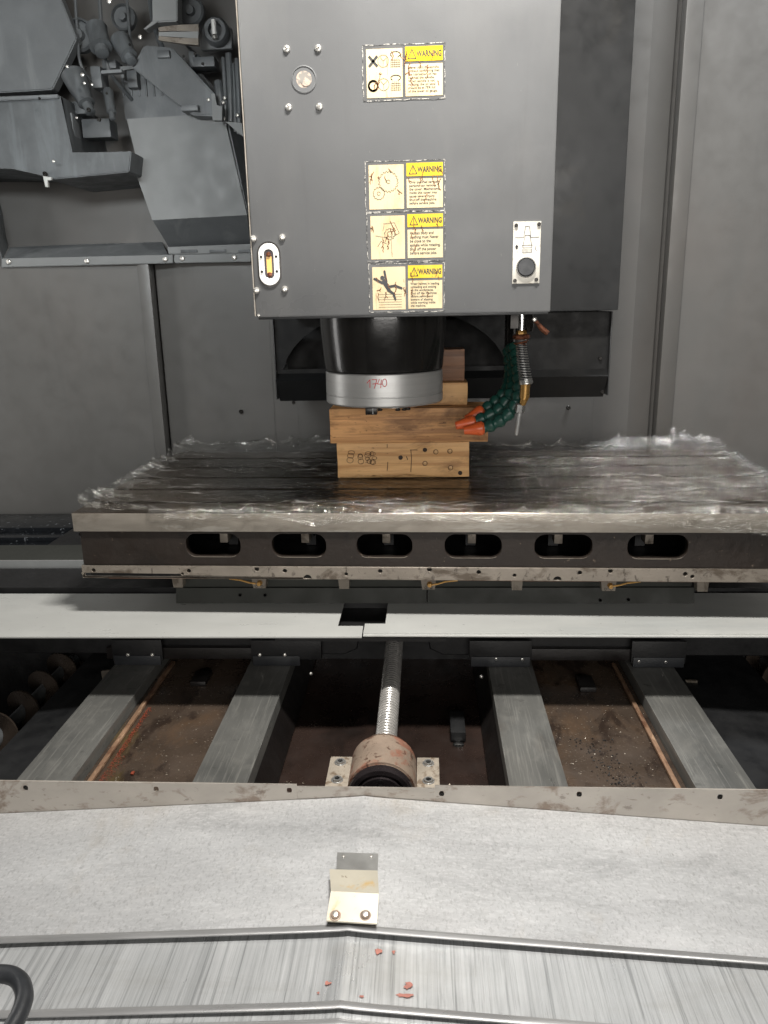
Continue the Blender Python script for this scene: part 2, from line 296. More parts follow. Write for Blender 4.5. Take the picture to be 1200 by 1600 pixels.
def pxpoly(name, pts, Y, depth, m, parent, bev=0):
    b = MB().prism([W(x, y, Y) for x, y in pts], (0, depth, 0))
    if bev: bmesh.ops.bevel(b.bm, geom=list(b.bm.edges), offset=bev, segments=2, affect='EDGES')
    return b.build(name, m, parent)
def pxbox(name, x0, y0, x1, y1, Y, depth, m, parent, bev=.002):   # upright box whose front face covers that part of the photo
    a = W(x0, (y0 + y1) / 2, Y); c = W(x1, (y0 + y1) / 2, Y); t = W((x0 + x1) / 2, y0, Y); u = W((x0 + x1) / 2, y1, Y)
    return MB().box((a.x, Y, u.z), (c.x, Y + depth, t.z), bev).build(name, m, parent)

# ================================================================== SETTING: floor, walls of the machine enclosure
struct(MB().box((-3, -2.5, -1.62), (3, 3.6, -1.6)).build('floor', 'void'))
wall = struct(MB().box((-2.6, 2.64, -1.6), (2.6, 2.66, 2.6)).build('back_wall', 'wall'))
def wpanel(pts, z0, z1, name='wall_panel', t=.004):       # plan polyline -> upright bent sheet
    b = MB(); n = len(pts); f = [(x, y) for x, y in pts]; loop = f + [(x, y + t) for x, y in f[::-1]]
    b.prism([(x, y, z0) for x, y in loop], (0, 0, z1 - z0)); return b.build(name, 'wall', wall, True, 12)
ZB = W(200, 411, 2.53).z                                  # bottom of the magazine bay
ZF = -.69
wpanel([(-2.4, 2.49), (-1.6, 2.515), (-.905, 2.535)], ZF, ZB)
wpanel([(-.865, 2.575), (-.845, 2.57), (-.72, 2.55), (-.5, 2.55)], ZF, ZB)
wpanel([(-.5, 2.552), (.60, 2.552), (.66, 2.556), (.735, 2.585)], ZF, 2.4)
wpanel([(.79, 2.535), (1.3, 2.53), (2.4, 2.5)], ZF, 2.4)
for x0, x1, yy, top in ((-.905, -.868, 2.522, ZB), (.742, .79, 2.516, 2.4)):
    MB().box((x0, yy, ZF), (x1, yy + .05, top), .003).build('rib', 'wall', wall)
a = W(466, 660, 2.50); c = W(925, 660, 2.50)
MB().box((a.x, 2.50, ZF), (c.x, 2.545, -.20), .002).build('wall_panel', 'wall', wall)
for px, py in ((377, 643), (888, 637)): screw(wall, W(px, py, 2.548 if px < 400 else 2.499), r=.007, kind='black')
# side walls of the enclosure (mostly seen in reflections)
lw_ = struct(MB().box((-2.42, .4, -1.6), (-2.40, 2.64, 2.4)).build('side_wall', 'wall'))
rw_ = struct(MB().box((2.40, .4, -1.6), (2.42, 2.64, 2.4)).build('side_wall', 'wall'))

struct(MB().box((-2.4, .36, -1.6), (-.86, .40, 2.2)).build('front_wall', 'wall'))
struct(MB().box((1.15, .36, -1.6), (2.4, .40, 2.2)).build('front_wall', 'wall'))

# ================================================================== tool magazine bay, upper left
bay = thing('magazine_bay', W(190, 405, 2.52), 'grey sheet metal bay with bolted lower flange in the upper left wall', 'machine bay')
pxpoly('flange_strip', [(2, 404), (270, 398), (270, 411), (2, 418)], 2.515, .03, 'baypanel', bay, .002)
pxpoly('flange_strip', [(272, 398), (392, 396), (392, 409), (272, 411)], 2.515, .03, 'baypanel', bay, .002)
for px, py in ((14, 409), (136, 408), (258, 405), (285, 404), (366, 402)): screw(bay, W(px, py, 2.514), r=.008)
hs = pxpoly('hinge_strip', [(261, 386), (392, 381), (392, 396), (263, 397)], 2.525, .02, 'baypanel', bay, .002)
for px in (295, 340, 385): pxbox('hinge_knuckle', px - 13, 390, px + 13, 394.5, 2.522, .012, 'magdark', hs, .001)
q = [W(6, 405, 2.53), W(262, 398, 2.53), W(242, 352, 2.80), W(26, 362, 2.80)]
MB().prism(q, (0, 0, -.004)).build('sill', 'greyfar', bay)
pxpoly('back_panel', [(6, 250), (255, 250), (258, 372), (16, 374)], 2.79, .005, 'baypanel', bay)
MB().prism([W(-40, 240, 2.50), W(4, 405, 2.52), W(24, 364, 2.79), W(8, 250, 2.79)], (-.004, 0, 0)).build('side_panel', 'magdark', bay)
for px, py in ((83, 300), (174, 297)): screw(bay, W(px, py, 2.785), r=.008, kind='black')
ch = pxpoly('chute_plate', [(198, 186), (342, 177), (352, 190), (386, 336), (238, 344), (214, 276), (207, 273), (198, 241), (211, 240)], 2.46, .004, 'baypanel', bay)
MB().prism([W(238, 344, 2.46), W(386, 336, 2.46), W(392, 384, 2.57), W(266, 389, 2.57)], (0, .004, 0)).build('chute_return', 'greyfar', bay)
MB().prism([W(354, 188, 2.47), W(384, 212, 2.60), W(392, 340, 2.62), W(386, 336, 2.47)], (.004, 0, 0)).build('chute_side', 'greyfar', bay)
pxpoly('lining_panel', [(-300, -400), (420, -400), (420, 300), (-300, 300)], 2.84, .01, 'magdark', bay)

mag = thing('tool_magazine', W(180, 160, 2.5), 'dark grey tool changer magazine with pots and gripper arm, top left', 'tool magazine')
mc = pxpoly('cover_box', [(-120, 158), (96, 150), (112, 240), (205, 236), (202, 269), (84, 280), (20, 262), (-120, 262)], 2.36, .30, 'magdark', mag, .003)
pxpoly('edge_trim', [(-120, 156), (90, 147), (91, 153), (-120, 163)], 2.35, .03, 'greyfar', mag, .002)
pxpoly('guard_plate', [(-120, -90), (60, -90), (120, 60), (82, 140), (-120, 152)], 2.44, .04, 'greyfar', mag, .003)
pxpoly('arm', [(225, 70), (268, 74), (348, 160), (345, 182), (300, 180), (262, 150), (205, 105)], 2.40, .10, 'magdark', mag, .004)
pxpoly('housing', [(186, 106), (300, 98), (338, 140), (336, 186), (196, 190)], 2.52, .15, 'greyfar', mag, .004)
pxpoly('bracket', [(184, 104), (222, 101), (223, 106), (193, 109), (194, 122), (190, 122)], 2.48, .03, 'baypanel', mag, .001)
col_ = pxpoly('post', [(234, -160), (274, -160), (277, 33), (238, 35)], 2.36, .05, 'baypanel', mag, .003)
pxpoly('bracket', [(238, 33), (248, 33), (228, 46), (224, 45)], 2.36, .03, 'baypanel', mag, .001)
for k, (y0, y1) in enumerate(((36, 48), (48, 59), (59, 70))):       # three curved gripper leaves
    P = []
    for i in range(9):
        u = i / 8; P.append((248 + 62 * u, y0 + (3 - k) * .6 + 8 * (1 - u) ** 2 * (.6 - .5 * k)))
    pts = P + [(x, y + (y1 - y0) * (.55 + .45 * u)) for (x, y), u in zip(P[::-1], [1 - i / 8 for i in range(9)])]
    b = MB().prism([W(x, y, 2.33 + .012 * (x - 280) ** 2 / 1000) for x, y in pts], (0, .012, 0)); b.build('gripper_finger', 'baypanel' if k == 1 else 'tag', mag)
pxpoly('socket_plate', [(316, 44), (361, 42), (362, 75), (314, 78)], 2.42, .02, 'greyfar', mag, .002)
d = W(340, 52, 2.415); MB().lathe([(.036, 0), (.036, .02), (.03, .03), (.02, .03), (.018, .012), (.001, .012)], d, (0, -1, 0)).build('socket', 'magdark', mag)
MB().tube([W(333.5, 31, 2.37), W(335, 54, 2.37)], .0068, 12).build('pin', 'gauge', mag); MB().lathe([(.0072, 0), (.0072, .008)], W(335.5, 61, 2.37), (0, 0, 1)).build('pin_tip', 'bolt', mag)
pxpoly('bracket', [(330, 146), (336, 146), (338, 164), (347, 166), (347, 188), (332, 188)], 2.37, .02, 'baypanel', mag, .001)
pxpoly('bracket', [(352, 190), (378, 192), (380, 214)], 2.36, .01, 'baypanel', mag)
for px, t, bt, r in ((344, 128, 172, .012), (352, 90, 196, .006), (360, 84, 190, .009), (367, 100, 206, .005), (373, 92, 210, .007)):
    MB().tube([W(px - 3, t, 2.42), W(px, (t + bt) / 2, 2.41), W(px + 1, bt, 2.42)], r, 10).build('pipe', 'magdark', mag)
for px, py in ((341, 171), (351, 153), (349, 160), (350, 185), (374, 197), (371, 180), (326, 156)): screw(mag, W(px, py, 2.40), r=.005)
for (x0, y0), (x1, y1), r0, r1 in (((112, 112), (142, 176), .034, .014), ((168, 140), (176, 186), .015, .008), ((186, 60), (206, 96), .028, .014), ((150, 40), (160, 84), .03, .018)):
    A = W(x0, y0, 2.42); B = W(x1, y1, 2.38); L_ = (B - A).length
    MB().lathe([(r0 * .7, 0), (r0, L_ * .08), (r0 * .9, L_ * .35), (r1 * 1.6, L_ * .7), (r1 * 1.7, L_ * .78), (r1, L_ * .8), (r1, L_), (r1 * .6, L_ * 1.02)], A, B - A, 20).build('tool_pot', 'magdark', mag)
rnd = random.Random(8)
for px, py, r in ((105, 104, .006), (133, 105, .006), (129, 117, .008), (132, 130, .006), (144, 132, .005), (62, 154, .005), (84, 252, .006), (139, 172, .009), (155, 187, .008), (219, 58, .008), (171, 2, .01), (167, 146, .005), (120, 184, .005), (203, 70, .005), (317, 100, .006), (305, 84, .006), (287, 88, .005)):
    screw(mag, W(px, py, 2.325 if px > 96 or py > 152 else 2.43), r=r * .7, kind='black' if (px * 7) % 3 else 'bolt')
pxpoly('edge_trim', [(158, 110), (190, 108), (190, 113), (158, 115)], 2.37, .02, 'greyfar', mag)
for k in range(5):                              # hoses and cables sagging across the mechanism
    x = 120 + k * 38 + rnd.uniform(-8, 8); y = rnd.uniform(10, 60)
    MB().tube(spline([W(x, y - 90, 2.50), W(x + 6, y, 2.47), W(x + rnd.uniform(10, 40), y + 50, 2.45), W(x + rnd.uniform(20, 70), y + 96, 2.52)], 6), rnd.uniform(.004, .008), 8).build('cable', 'magdark', mag)
for px, py, w_, h_, Y_ in ((122, 168, 26, 20, 2.44), (150, 120, 16, 34, 2.46), (170, 100, 22, 14, 2.45), (206, 122, 16, 30, 2.49), (240, 110, 22, 10, 2.50), (296, 168, 26, 10, 2.38), (318, 96, 34, 16, 2.44), (300, 92, 10, 26, 2.45), (255, 84, 20, 12, 2.39), (108, 196, 12, 40, 2.40), (150, 200, 44, 30, 2.42)):
    pxbox('block', px - w_ / 2, py - h_ / 2, px + w_ / 2, py + h_ / 2, Y_, .06, rnd.choice(('magdark', 'greyfar', 'magdark')), mag, .003)
for k in range(9): pxbox('fin', 190 + 12 * k, 118, 193 + 12 * k, 150, 2.515, .01, 'magdark', mag, .001)
for px, py, r in ((128, 58, .045), (196, 30, .035), (300, 20, .04)):
    MB().lathe([(r, 0), (r, .02), (r * .86, .026), (r * .8, .014), (r * .35, .014), (r * .3, .03), (.001, .03)], W(px, py, 2.5), (0, -1, 0), 28).build('pulley', 'magdark', mag)
lb = pxpoly('led_glint', [(67, 275), (80, 277), (80, 281), (74, 282), (75, 292), (71, 292)], 2.34, .01, 'plate', mag)  # reflection of an LED, modelled as a small pale solid
screw(mag, W(71, 272, 2.35), r=.007, kind='black')

# ================================================================== column guard behind the head (Z-axis cover)
gd = thing('column_guard', (0, 2.2, -.27), 'black sheet metal column guard and drip pan behind the spindle head', 'machine guard')
x0 = W(700, 300, 2.2).x; x1 = .5105
MB().box((-.36, 2.14, -.034), (x1, 2.40, 2.2), .003).build('panel', 'panel', gd)
for px, py in ((978, 192), (967, 338), (958, 476)): screw(gd, W(px, py, 2.2) + Vector((.001, 0, 0)), (1, 0, 0), r=.005)
# upright drip pan with an arched cut-out, dark sheet behind
zt, zl, zb = -.0375, W(690, 580, 2.2).z, -.268
arch = [(-.085 + .315 * math.cos(R(t)), -.205 + .19 * math.sin(R(t))) for t in range(0, 181, 9)]
cut_plate('front_sheet', [(-.418, zl), (.505, zl), (.5055, zt), (-.419, zt)], [[(.23, zl + .012)] + [(x, max(z, zl + .012)) for x, z in arch[1:-1]] + [(-.40, zl + .012)]], front(2.2), .004, 'pan', gd)
MB().prism([(-.418, 2.2, zl), (.505, 2.2, zl), (.501, 2.175, zl - .018), (-.417, 2.175, zl - .018)], (0, .004, 0)).build('fold', 'pan', gd)
MB().prism([(-.417, 2.175, zl - .018), (.501, 2.175, zl - .018), (.496, 2.2, zb), (-.413, 2.2, zb)], (0, .004, 0)).build('lower_flap', 'pan', gd)
for xx in (-.419, .503): MB().box((xx, 2.178, zb + .006), (xx + .003, 2.40, zt), .001).build('end_cheek', 'panel', gd)
MB().box((-.41, 2.33, zb), (.50, 2.34, zt)).build('back_sheet', 'hole', gd)
for px, py in ((459, 629), (941, 612), (938, 560)): screw(gd, W(px, py, 2.195), r=.005, kind='black')

# ================================================================== spindle head
hd = thing('spindle_head', (-.09, 1.75, -.215), 'big dark grey spindle head cover with warning labels over a round black spindle nose', 'spindle head')
CY = 1.5; CX0, CX1, CZ = -.3186, .2341, -.0248
MB().box((CX0, CY, CZ), (CX1, 2.13, 1.6), .004).build('front_cover', 'cover', hd)
MB().box((CX0 + .004, CY + .0025, CZ - .0035), (CX1 - .004, 2.0, CZ + .001), .001).build('bottom_lip', 'panel', hd)
MB().box((CX0 - .0025, CY + .002, CZ + .003), (CX0 - .0004, CY + .02, 1.6)).build('edge_strip', 'tableedge', hd)
AX, AYY = -.0905, 1.75
MB().lathe([(.1385, 0), (.1385, -.018), (.137, -.04), (.1315, -.105), (.1300, -.1125), (.124, -.116)], (AX, AYY, -.030), n=72).build('spindle_housing', 'spindle', hd)
rg = MB().lathe([(.1285, 0), (.1300, -.002), (.1305, -.047), (.1290, -.0478), (.1290, -.0494), (.1305, -.0502), (.1305, -.066), (.127, -.0695), (.05, -.0695)], (AX, AYY, -.1458), n=72).build('spindle_ring', 'ring', hd)
MB().lathe([(.062, 0), (.062, -.010), (.058, -.012), (.04, -.012), (.033, .02), (.001, .02)], (AX + .018, AYY, -.2152), n=40).build('spindle_face', 'chrome', hd)
p = W(580, 636, 1.63)
MB().box((p.x - .012, 1.62, -.229), (p.x + .0125, 1.66, -.2150), .0015).build('drive_key', 'blackbolt', hd); MB().box((p.x + .0028, 1.6185, -.227), (p.x + .0048, 1.62, -.2155)).build('drive_key', 'chrome', hd)
for k, a_ in enumerate((-75, -58, -46, -122)):
    screw(hd, (AX + .05 * math.cos(R(a_)) + .018, AYY + .05 * math.sin(R(a_)), -.2275), (0, 0, -1), r=.006, kind='black')
def ring_stroke(strokes, m, parent, r, wdt):   # marker strokes wrapped round the ring
    b = MB()
    for pl in strokes:
        fine = [(x0_ + (x1_ - x0_) * i / 6, z0_ + (z1_ - z0_) * i / 6) for (x0_, z0_), (x1_, z1_) in zip(pl, pl[1:]) for i in range(6)] + [pl[-1]]
        up_, dn_ = [], []
        for i, (x, z) in enumerate(fine):
            (xa, za), (xb, zb_) = fine[max(0, i - 1)], fine[min(len(fine) - 1, i + 1)]; l = math.hypot(xb - xa, zb_ - za) or 1; nx, nz_ = -(zb_ - za) / l * wdt / 2, (xb - xa) / l * wdt / 2
            for lst, sg1 in ((up_, 1), (dn_, -1)):
                th = R(-90) + (x + sg1 * nx - AX) / r; lst.append(b.bm.verts.new((AX + r * math.cos(th), AYY + r * math.sin(th), z + sg1 * nz_)))
        for i in range(len(fine) - 1): b.bm.faces.new((up_[i], up_[i + 1], dn_[i + 1], dn_[i]))
    return b.build('marker_number', m, parent, False)
def RP(px, py): p = W(px, py, AYY - .128); return (p.x, p.z)
ring_stroke([[RP(573, 599), RP(578, 593), RP(578, 606)], [RP(581, 593), RP(589, 593), RP(585, 607)], [RP(582, 600), RP(590, 599)], [RP(593, 592), RP(590, 600), RP(597, 600)], [RP(596, 593), RP(595, 606)],
             [RP(601 + 3.4 * math.cos(R(t_)), 598 + 6 * math.sin(R(t_))) for t_ in range(-100, 261, 30)]], 'redink', hd, .1310, .0016)

# cover fittings
for px, py in ((448, 77), (497, 76), (451, 168), (499, 167), (396, 373), (441, 371), (401, 454), (445, 452)): screw(hd, W(px, py, CY), r=.0062)
screw(hd, W(404, 493, CY), r=.003)
sg = MB().lathe([(.0222, -.004), (.0222, .0012), (.0205, .0016), (.0200, .0004)], W(475, 124, CY), (0, -1, 0), 32).build('sight_ring', 'cover', hd)
MB().lathe([(.0200, -.003), (.0200, .0003), (.001, .0006)], W(475, 124, CY), (0, -1, 0), 32).build('sight_glass', 'glass', sg)
MB().lathe([(.009, 0), (.009, .0009), (.001, .0012)], W(478, 126, CY - .0004), (0, -1, 0), 18).build('sight_float', 'redpaint' if 0 else 'glass', sg)
a = W(405, 413, CY); c = W(437, 413, CY); t = W(421, 380, CY); u = W(421, 446, CY)
og = cut_plate('oil_gauge', stadium(a.x, u.z, c.x, t.z), [stadium(a.x + .0105, u.z + .012, c.x - .0105, t.z - .011)], front(CY - .004), .0045, 'gauge', hd, .0006)
cut_plate('gauge_seat', stadium(a.x - .003, u.z - .0035, c.x + .0025, t.z + .003), [], front(CY - .0008), .002, 'blackbolt', og)
cx = (a.x + c.x) / 2
cut_plate('gauge_tube', stadium(cx - .0078, u.z + .0135, cx + .0078, t.z - .0125), [], front(CY - .0014), .003, 'nut', og)
cut_plate('gauge_oil', stadium(cx - .0048, u.z + .022, cx + .0048, t.z - .023, .001, 2), [], front(CY - .0022), .001, 'oil', og)
for zz in (u.z + .019, t.z - .020): MB().lathe([(.0045, 0), (.0045, .002), (.001, .003)], (cx, CY - .002, zz), (0, -1, 0), 14).build('gauge_stop', 'copper', og)
for fx in (a.x + .0052, c.x - .0052):
    for fz in (.33, .68): screw(og, (fx, CY - .004, u.z + (t.z - u.z) * fz), r=.0024, kind='black')
# tool release plate
a = W(801, 395, CY).x; c = W(844, 395, CY).x; t = W(824, 346, CY).z; u = W(822, 443, CY).z
tp = MB().box((a, CY - .0022, u), (c, CY, t), .0006).build('release_plate', 'tagplate', hd)
for fx, fz in ((.10, .94), (.92, .95), (.10, .05), (.88, .06)): screw(tp, (a + (c - a) * fx, CY - .0022, u + (t - u) * fz), r=.0034, kind='black')
bx, bz = a + (c - a) * .49, u + (t - u) * .265
MB().lathe([(.0185, 0), (.0182, .004), (.0165, .0045), (.0155, .002)], (bx, CY - .0022, bz), (0, -1, 0), 36).build('button_ring', 'bolt', tp)
MB().lathe([(.0155, 0), (.0155, .004), (.0145, .0055), (.001, .0062)], (bx, CY - .0022, bz), (0, -1, 0), 36).build('push_button', 'rubber', tp)
def lines(name, segs, m, parent, Y, wdt):      # printed line work: thin flat strips on a face
    b = MB()
    for pl in segs:
        for (x_, z_), (x2, z2) in zip(pl, pl[1:]):
            dx, dz = x2 - x_, z2 - z_; l = math.hypot(dx, dz) or 1; nx, nz_ = -dz / l * wdt / 2, dx / l * wdt / 2; ex_, ez_ = dx / l * wdt * .4, dz / l * wdt * .4
            b.bm.faces.new([b.bm.verts.new(v) for v in ((x_ - ex_ + nx, Y, z_ - ez_ + nz_), (x2 + ex_ + nx, Y, z2 + ez_ + nz_), (x2 + ex_ - nx, Y, z2 + ez_ - nz_), (x_ - ex_ - nx, Y, z_ - ez_ - nz_))])
    return b.build(name, m, parent, False)
P = lambda fx, fz: (a + (c - a) * fx, u + (t - u) * fz)
sg_ = [[P(.08, .745), P(.38, .745), P(.44, .92), P(.58, .92), P(.64, .745), P(.93, .745)], [P(.44, .78), P(.36, .62), P(.36, .58), P(.68, .58), P(.68, .62), P(.60, .78), P(.44, .78)], [P(.33, .62), P(.71, .62)], [P(.36, .56), P(.36, .50), P(.68, .50), P(.68, .56)], [P(.14, .56), P(.14, .61)], [P(.84, .60), P(.80, .57), P(.86, .53)]] + [[P(.36 + .045 * k, .51), P(.36 + .045 * k, .56)] for k in range(8)]
lines('diagram', sg_, 'print', tp, CY - .0026, .0009)
b = MB(); b.bm.faces.new([b.bm.verts.new((x_, CY - .0026, z_)) for x_, z_ in (P(.07, .59), P(.14, .64), P(.21, .59))]); b.bm.faces.new([b.bm.verts.new((x_, CY - .0026, z_)) for x_, z_ in (P(.09, .565), P(.14, .61), P(.19, .565))]); b.build('arrow_mark', 'print', tp, False)

# warning labels
def gear(cx, cz, r, nteeth, a0=0, a1=360):
    pl = []
    for k in range(int(nteeth * 4 * (a1 - a0) / 360) + 1):
        ang = R(a0 + k * 360 / (nteeth * 4)); rr = r if k % 4 in (0, 1) else r * 1.13; pl.append((cx + rr * math.cos(ang), cz + rr * math.sin(ang)))
    return pl
TXT = ["Never start the spindle\nwithout confirming that\nthe lubrication oil has\nreached the spindle.\nWhen spindle is not\nrotating, the oil level\nshould be at 75% full\nof the lower oil gauge.",
       "Only qualified service\npersons can remove\nthe cover. Mechanisms\ninside this cover may\ncause severe injury.\nShut off the machine\nbefore service jobs.",
       "Human body and\nclothing must Never\nbe close to the\nspindle while rotating.\nShut off the power\nbefore service jobs.",
       "Wear helmet in loading\nunloading and setting\nup the workpieces.\nShut off the machines\nbefore service and\nbeware of slipping\nwhile working inside\nthe machine."]
LBL = ['cracked warning label with a cross, a ring and gauge diagrams', 'cracked warning label with two meshing gears', 'cracked warning label with a worn spindle drawing', 'cracked warning label with a falling figure']
for k, (xl, xr, yt, yb) in enumerate(((567, 695, 69, 156), (571, 695, 251, 330), (574, 695, 331, 408), (577, 694, 411, 487))):
    xm, ym = (xl + xr) / 2, (yt + yb) / 2
    X0, X1, ZT, ZBt = W(xl, ym, CY).x, W(xr, ym, CY).x, W(xm, yt, CY).z, W(xm, yb, CY).z
    wd, hh = X1 - X0, ZT - ZBt; Y1 = CY - .0006
    lb = MB().box((X0, Y1, ZBt), (X1, CY, ZT)).build('warning_label', 'backing', hd); lb['label'] = LBL[k]
    # ragged clear-film edge: a thin uneven strip round the label
    r_ = random.Random(k); ring_ = [(X0, ZBt), (X1, ZBt), (X1, ZT), (X0, ZT), (X0, ZBt)]; seg = []
    for (xa, za), (xb, zb_) in zip(ring_, ring_[1:]):
        n = 14; seg.append([(xa + (xb - xa) * i / n + r_.uniform(-1, 1) * .0009, za + (zb_ - za) * i / n + r_.uniform(-1, 1) * .0009) for i in range(n + 1)])
    lines('torn_edge', seg, 'torn', lb, Y1 - .0004, .0011)
    fx0, fx1, gx0, gx1 = X0 + wd * .045, X0 + wd * .485, X0 + wd * .52, X0 + wd * .975
    cr = MB().box((fx0, Y1 - .0005, ZBt + hh * .05), (fx1, Y1, ZT - hh * .07)).build('pictogram_panel', 'cream', lb)
    MB().box((gx0, Y1 - .0005, ZT - hh * .31), (gx1, Y1, ZT - hh * .05)).build('header_panel', 'yellow', lb)
    MB().box((gx0, Y1 - .0005, ZBt + hh * .06), (gx1, Y1, ZT - hh * .36)).build('text_panel', 'cream', lb)
    rc = random.Random(40 + k); ck = []
    for _ in range(15):                       # cracks in the old film, running mostly downwards
        x_ = rc.uniform(fx0 + .002, gx1 - .002); z_ = rc.uniform(ZBt + hh * .3, ZT - hh * .1); pl = [(x_, z_)]
        for _ in range(rc.randint(3, 7)):
            x_ += rc.uniform(-.0022, .0022); z_ -= rc.uniform(.0008, .004)
            if z_ > ZBt + hh * .06 and fx0 < x_ < gx1: pl.append((x_, z_))
        if len(pl) > 1: ck.append(pl)
        if rc.random() < .5: ck.append([pl[len(pl) // 2], (pl[len(pl) // 2][0] + rc.uniform(-.005, .005), pl[len(pl) // 2][1] + rc.uniform(-.003, .003))])
    stuff(lines('crack', ck, 'crack', lb, Y1 - .0010, .0012))
    gw = gx1 - gx0; hz = ZT - hh * .31; fr = front(Y1 - .0008)
    link('header_lettering', text_mesh('WARNING', gx0 + gw * .30, hz + hh * .075, width=gw * .67, height=hh * .115, frame=fr, bold=.03), 'print', lb)
    tx, tz, ts = gx0 + gw * .18, hz + hh * .045, gw * .22
    lines('warning_triangle', [[(tx - ts / 2, tz), (tx + ts / 2, tz), (tx, tz + hh * .17), (tx - ts / 2, tz)], [(tx, tz + hh * .06), (tx, tz + hh * .12)], [(tx, tz + hh * .025), (tx, tz + hh * .035)]], 'print', lb, Y1 - .0008, .0012)
    tb = ZBt + hh * (.115 if k != 3 else .10); th = (ZT - hh * .40) - tb
    link('lettering', text_mesh(TXT[k], gx0 + gw * .07, tb, width=gw * (.84 if k != 2 else .86), height=th, frame=fr, bold=.016), 'print', lb)
    Q = lambda u_, v_: (fx0 + (fx1 - fx0) * u_, ZBt + hh * (.05 + .88 * v_))
    pw, ph = fx1 - fx0, hh * .88
    if k == 0:
        lines('cross_mark', [[Q(.09, .66), Q(.29, .84)], [Q(.09, .84), Q(.29, .66)]], 'print', lb, Y1 - .0009, .0042)
        cc = Q(.18, .25); lines('ring_mark', [circle(cc[0], cc[1], .0078, 24) + [(cc[0] + .0078, cc[1])]], 'print', lb, Y1 - .0009, .0034)
        sg_ = []
        for v0 in (.75, .27):
            c_ = Q(.47, v0); sg_.append(gear(*c_, .0095, 24)[::4]); sg_.append([(c_[0] - .005, c_[1] + .006), (c_[0], c_[1]), (c_[0] + .006, c_[1] + .005)]); sg_.append([(c_[0], c_[1] - .007), c_])
            for i in range(6): sg_.append([Q(.68 + .05 * i, v0 - .13), Q(.68 + .05 * i, v0 + .06 - (.05 if i in (0, 5) else 0))])
            for i in range(4): sg_.append([Q(.68, v0 - .12 + .045 * i), Q(.94, v0 - .12 + .045 * i)])
        lines('gauge_diagram', sg_, 'thinprint', lb, Y1 - .0009, .0007)
        o_ = []
        for v0 in (.88, .40):
            c_ = Q(.81, v0); o_.append([(c_[0] + .0085 * math.cos(R(t_)), c_[1] + .0042 * math.sin(R(t_))) for t_ in range(-60, 240, 15)])
        lines('rotation_arrow', o_, 'print', lb, Y1 - .0009, .0012)
    elif k == 1:
        c1, c2 = Q(.56, .62), Q(.28, .36)
        lines('gear_diagram', [gear(*c1, pw * .25, 20), gear(*c2, pw * .15, 12), circle(*c1, .003, 8), circle(*c2, .003, 8)], 'thinprint', lb, Y1 - .0009, .0007)
    elif k == 2:
        c1 = Q(.56, .58)
        lines('spindle_diagram', [gear(*c1, pw * .14, 10), gear(*c1, pw * .07, 8), [Q(.38, .82), Q(.70, .84), Q(.84, .60), Q(.60, .50)], [Q(.40, .80), Q(.36, .66)], [Q(.2, .3), Q(.3, .42), Q(.46, .36)], [Q(.6, .45), Q(.62, .05)], [Q(.14, .55), Q(.44, .5)]], 'thinprint', lb, Y1 - .0009, .0007)
    else:
        b = MB(); Yp = Y1 - .0009
        def limb(p0, p1, w0, w1):
            (x_, z_), (x2, z2) = p0, p1; l = math.hypot(x2 - x_, z2 - z_); nx, nz_ = -(z2 - z_) / l, (x2 - x_) / l; a1 = math.atan2(nz_, nx)
            pts = [(x2 + w1 * math.cos(a1 - math.pi * i / 8), z2 + w1 * math.sin(a1 - math.pi * i / 8)) for i in range(9)] + [(x_ + w0 * math.cos(a1 + math.pi - math.pi * i / 8), z_ + w0 * math.sin(a1 + math.pi - math.pi * i / 8)) for i in range(9)]
            b.bm.faces.new([b.bm.verts.new((x, Yp, z)) for x, z in pts]); 
        for p0, p1, w0, w1 in ((Q(.36, .66), Q(.50, .46), .0044, .0034), (Q(.30, .63), Q(.06, .73), .0024, .0020), (Q(.42, .66), Q(.37, .90), .0024, .0019), (Q(.50, .54), Q(.68, .56), .0022, .0022), (Q(.68, .56), Q(.88, .50), .0022, .0020), (Q(.48, .46), Q(.64, .37), .0026, .0022), (Q(.64, .35), Q(.69, .24), .0020, .0018)):
            limb(p0, p1, w0, w1); Yp -= .00002
        b.bm.faces.new([b.bm.verts.new((x, Yp, z)) for x, z in circle(*Q(.30, .75), .0038, 16)])
        b.build('falling_figure', 'print', lb, False)
        lines('step_lines', [[Q(.18, .36 - .06 * i), Q(.88, .36 - .06 * i)] for i in range(6)], 'thinprint', lb, Y1 - .0007, .0006)

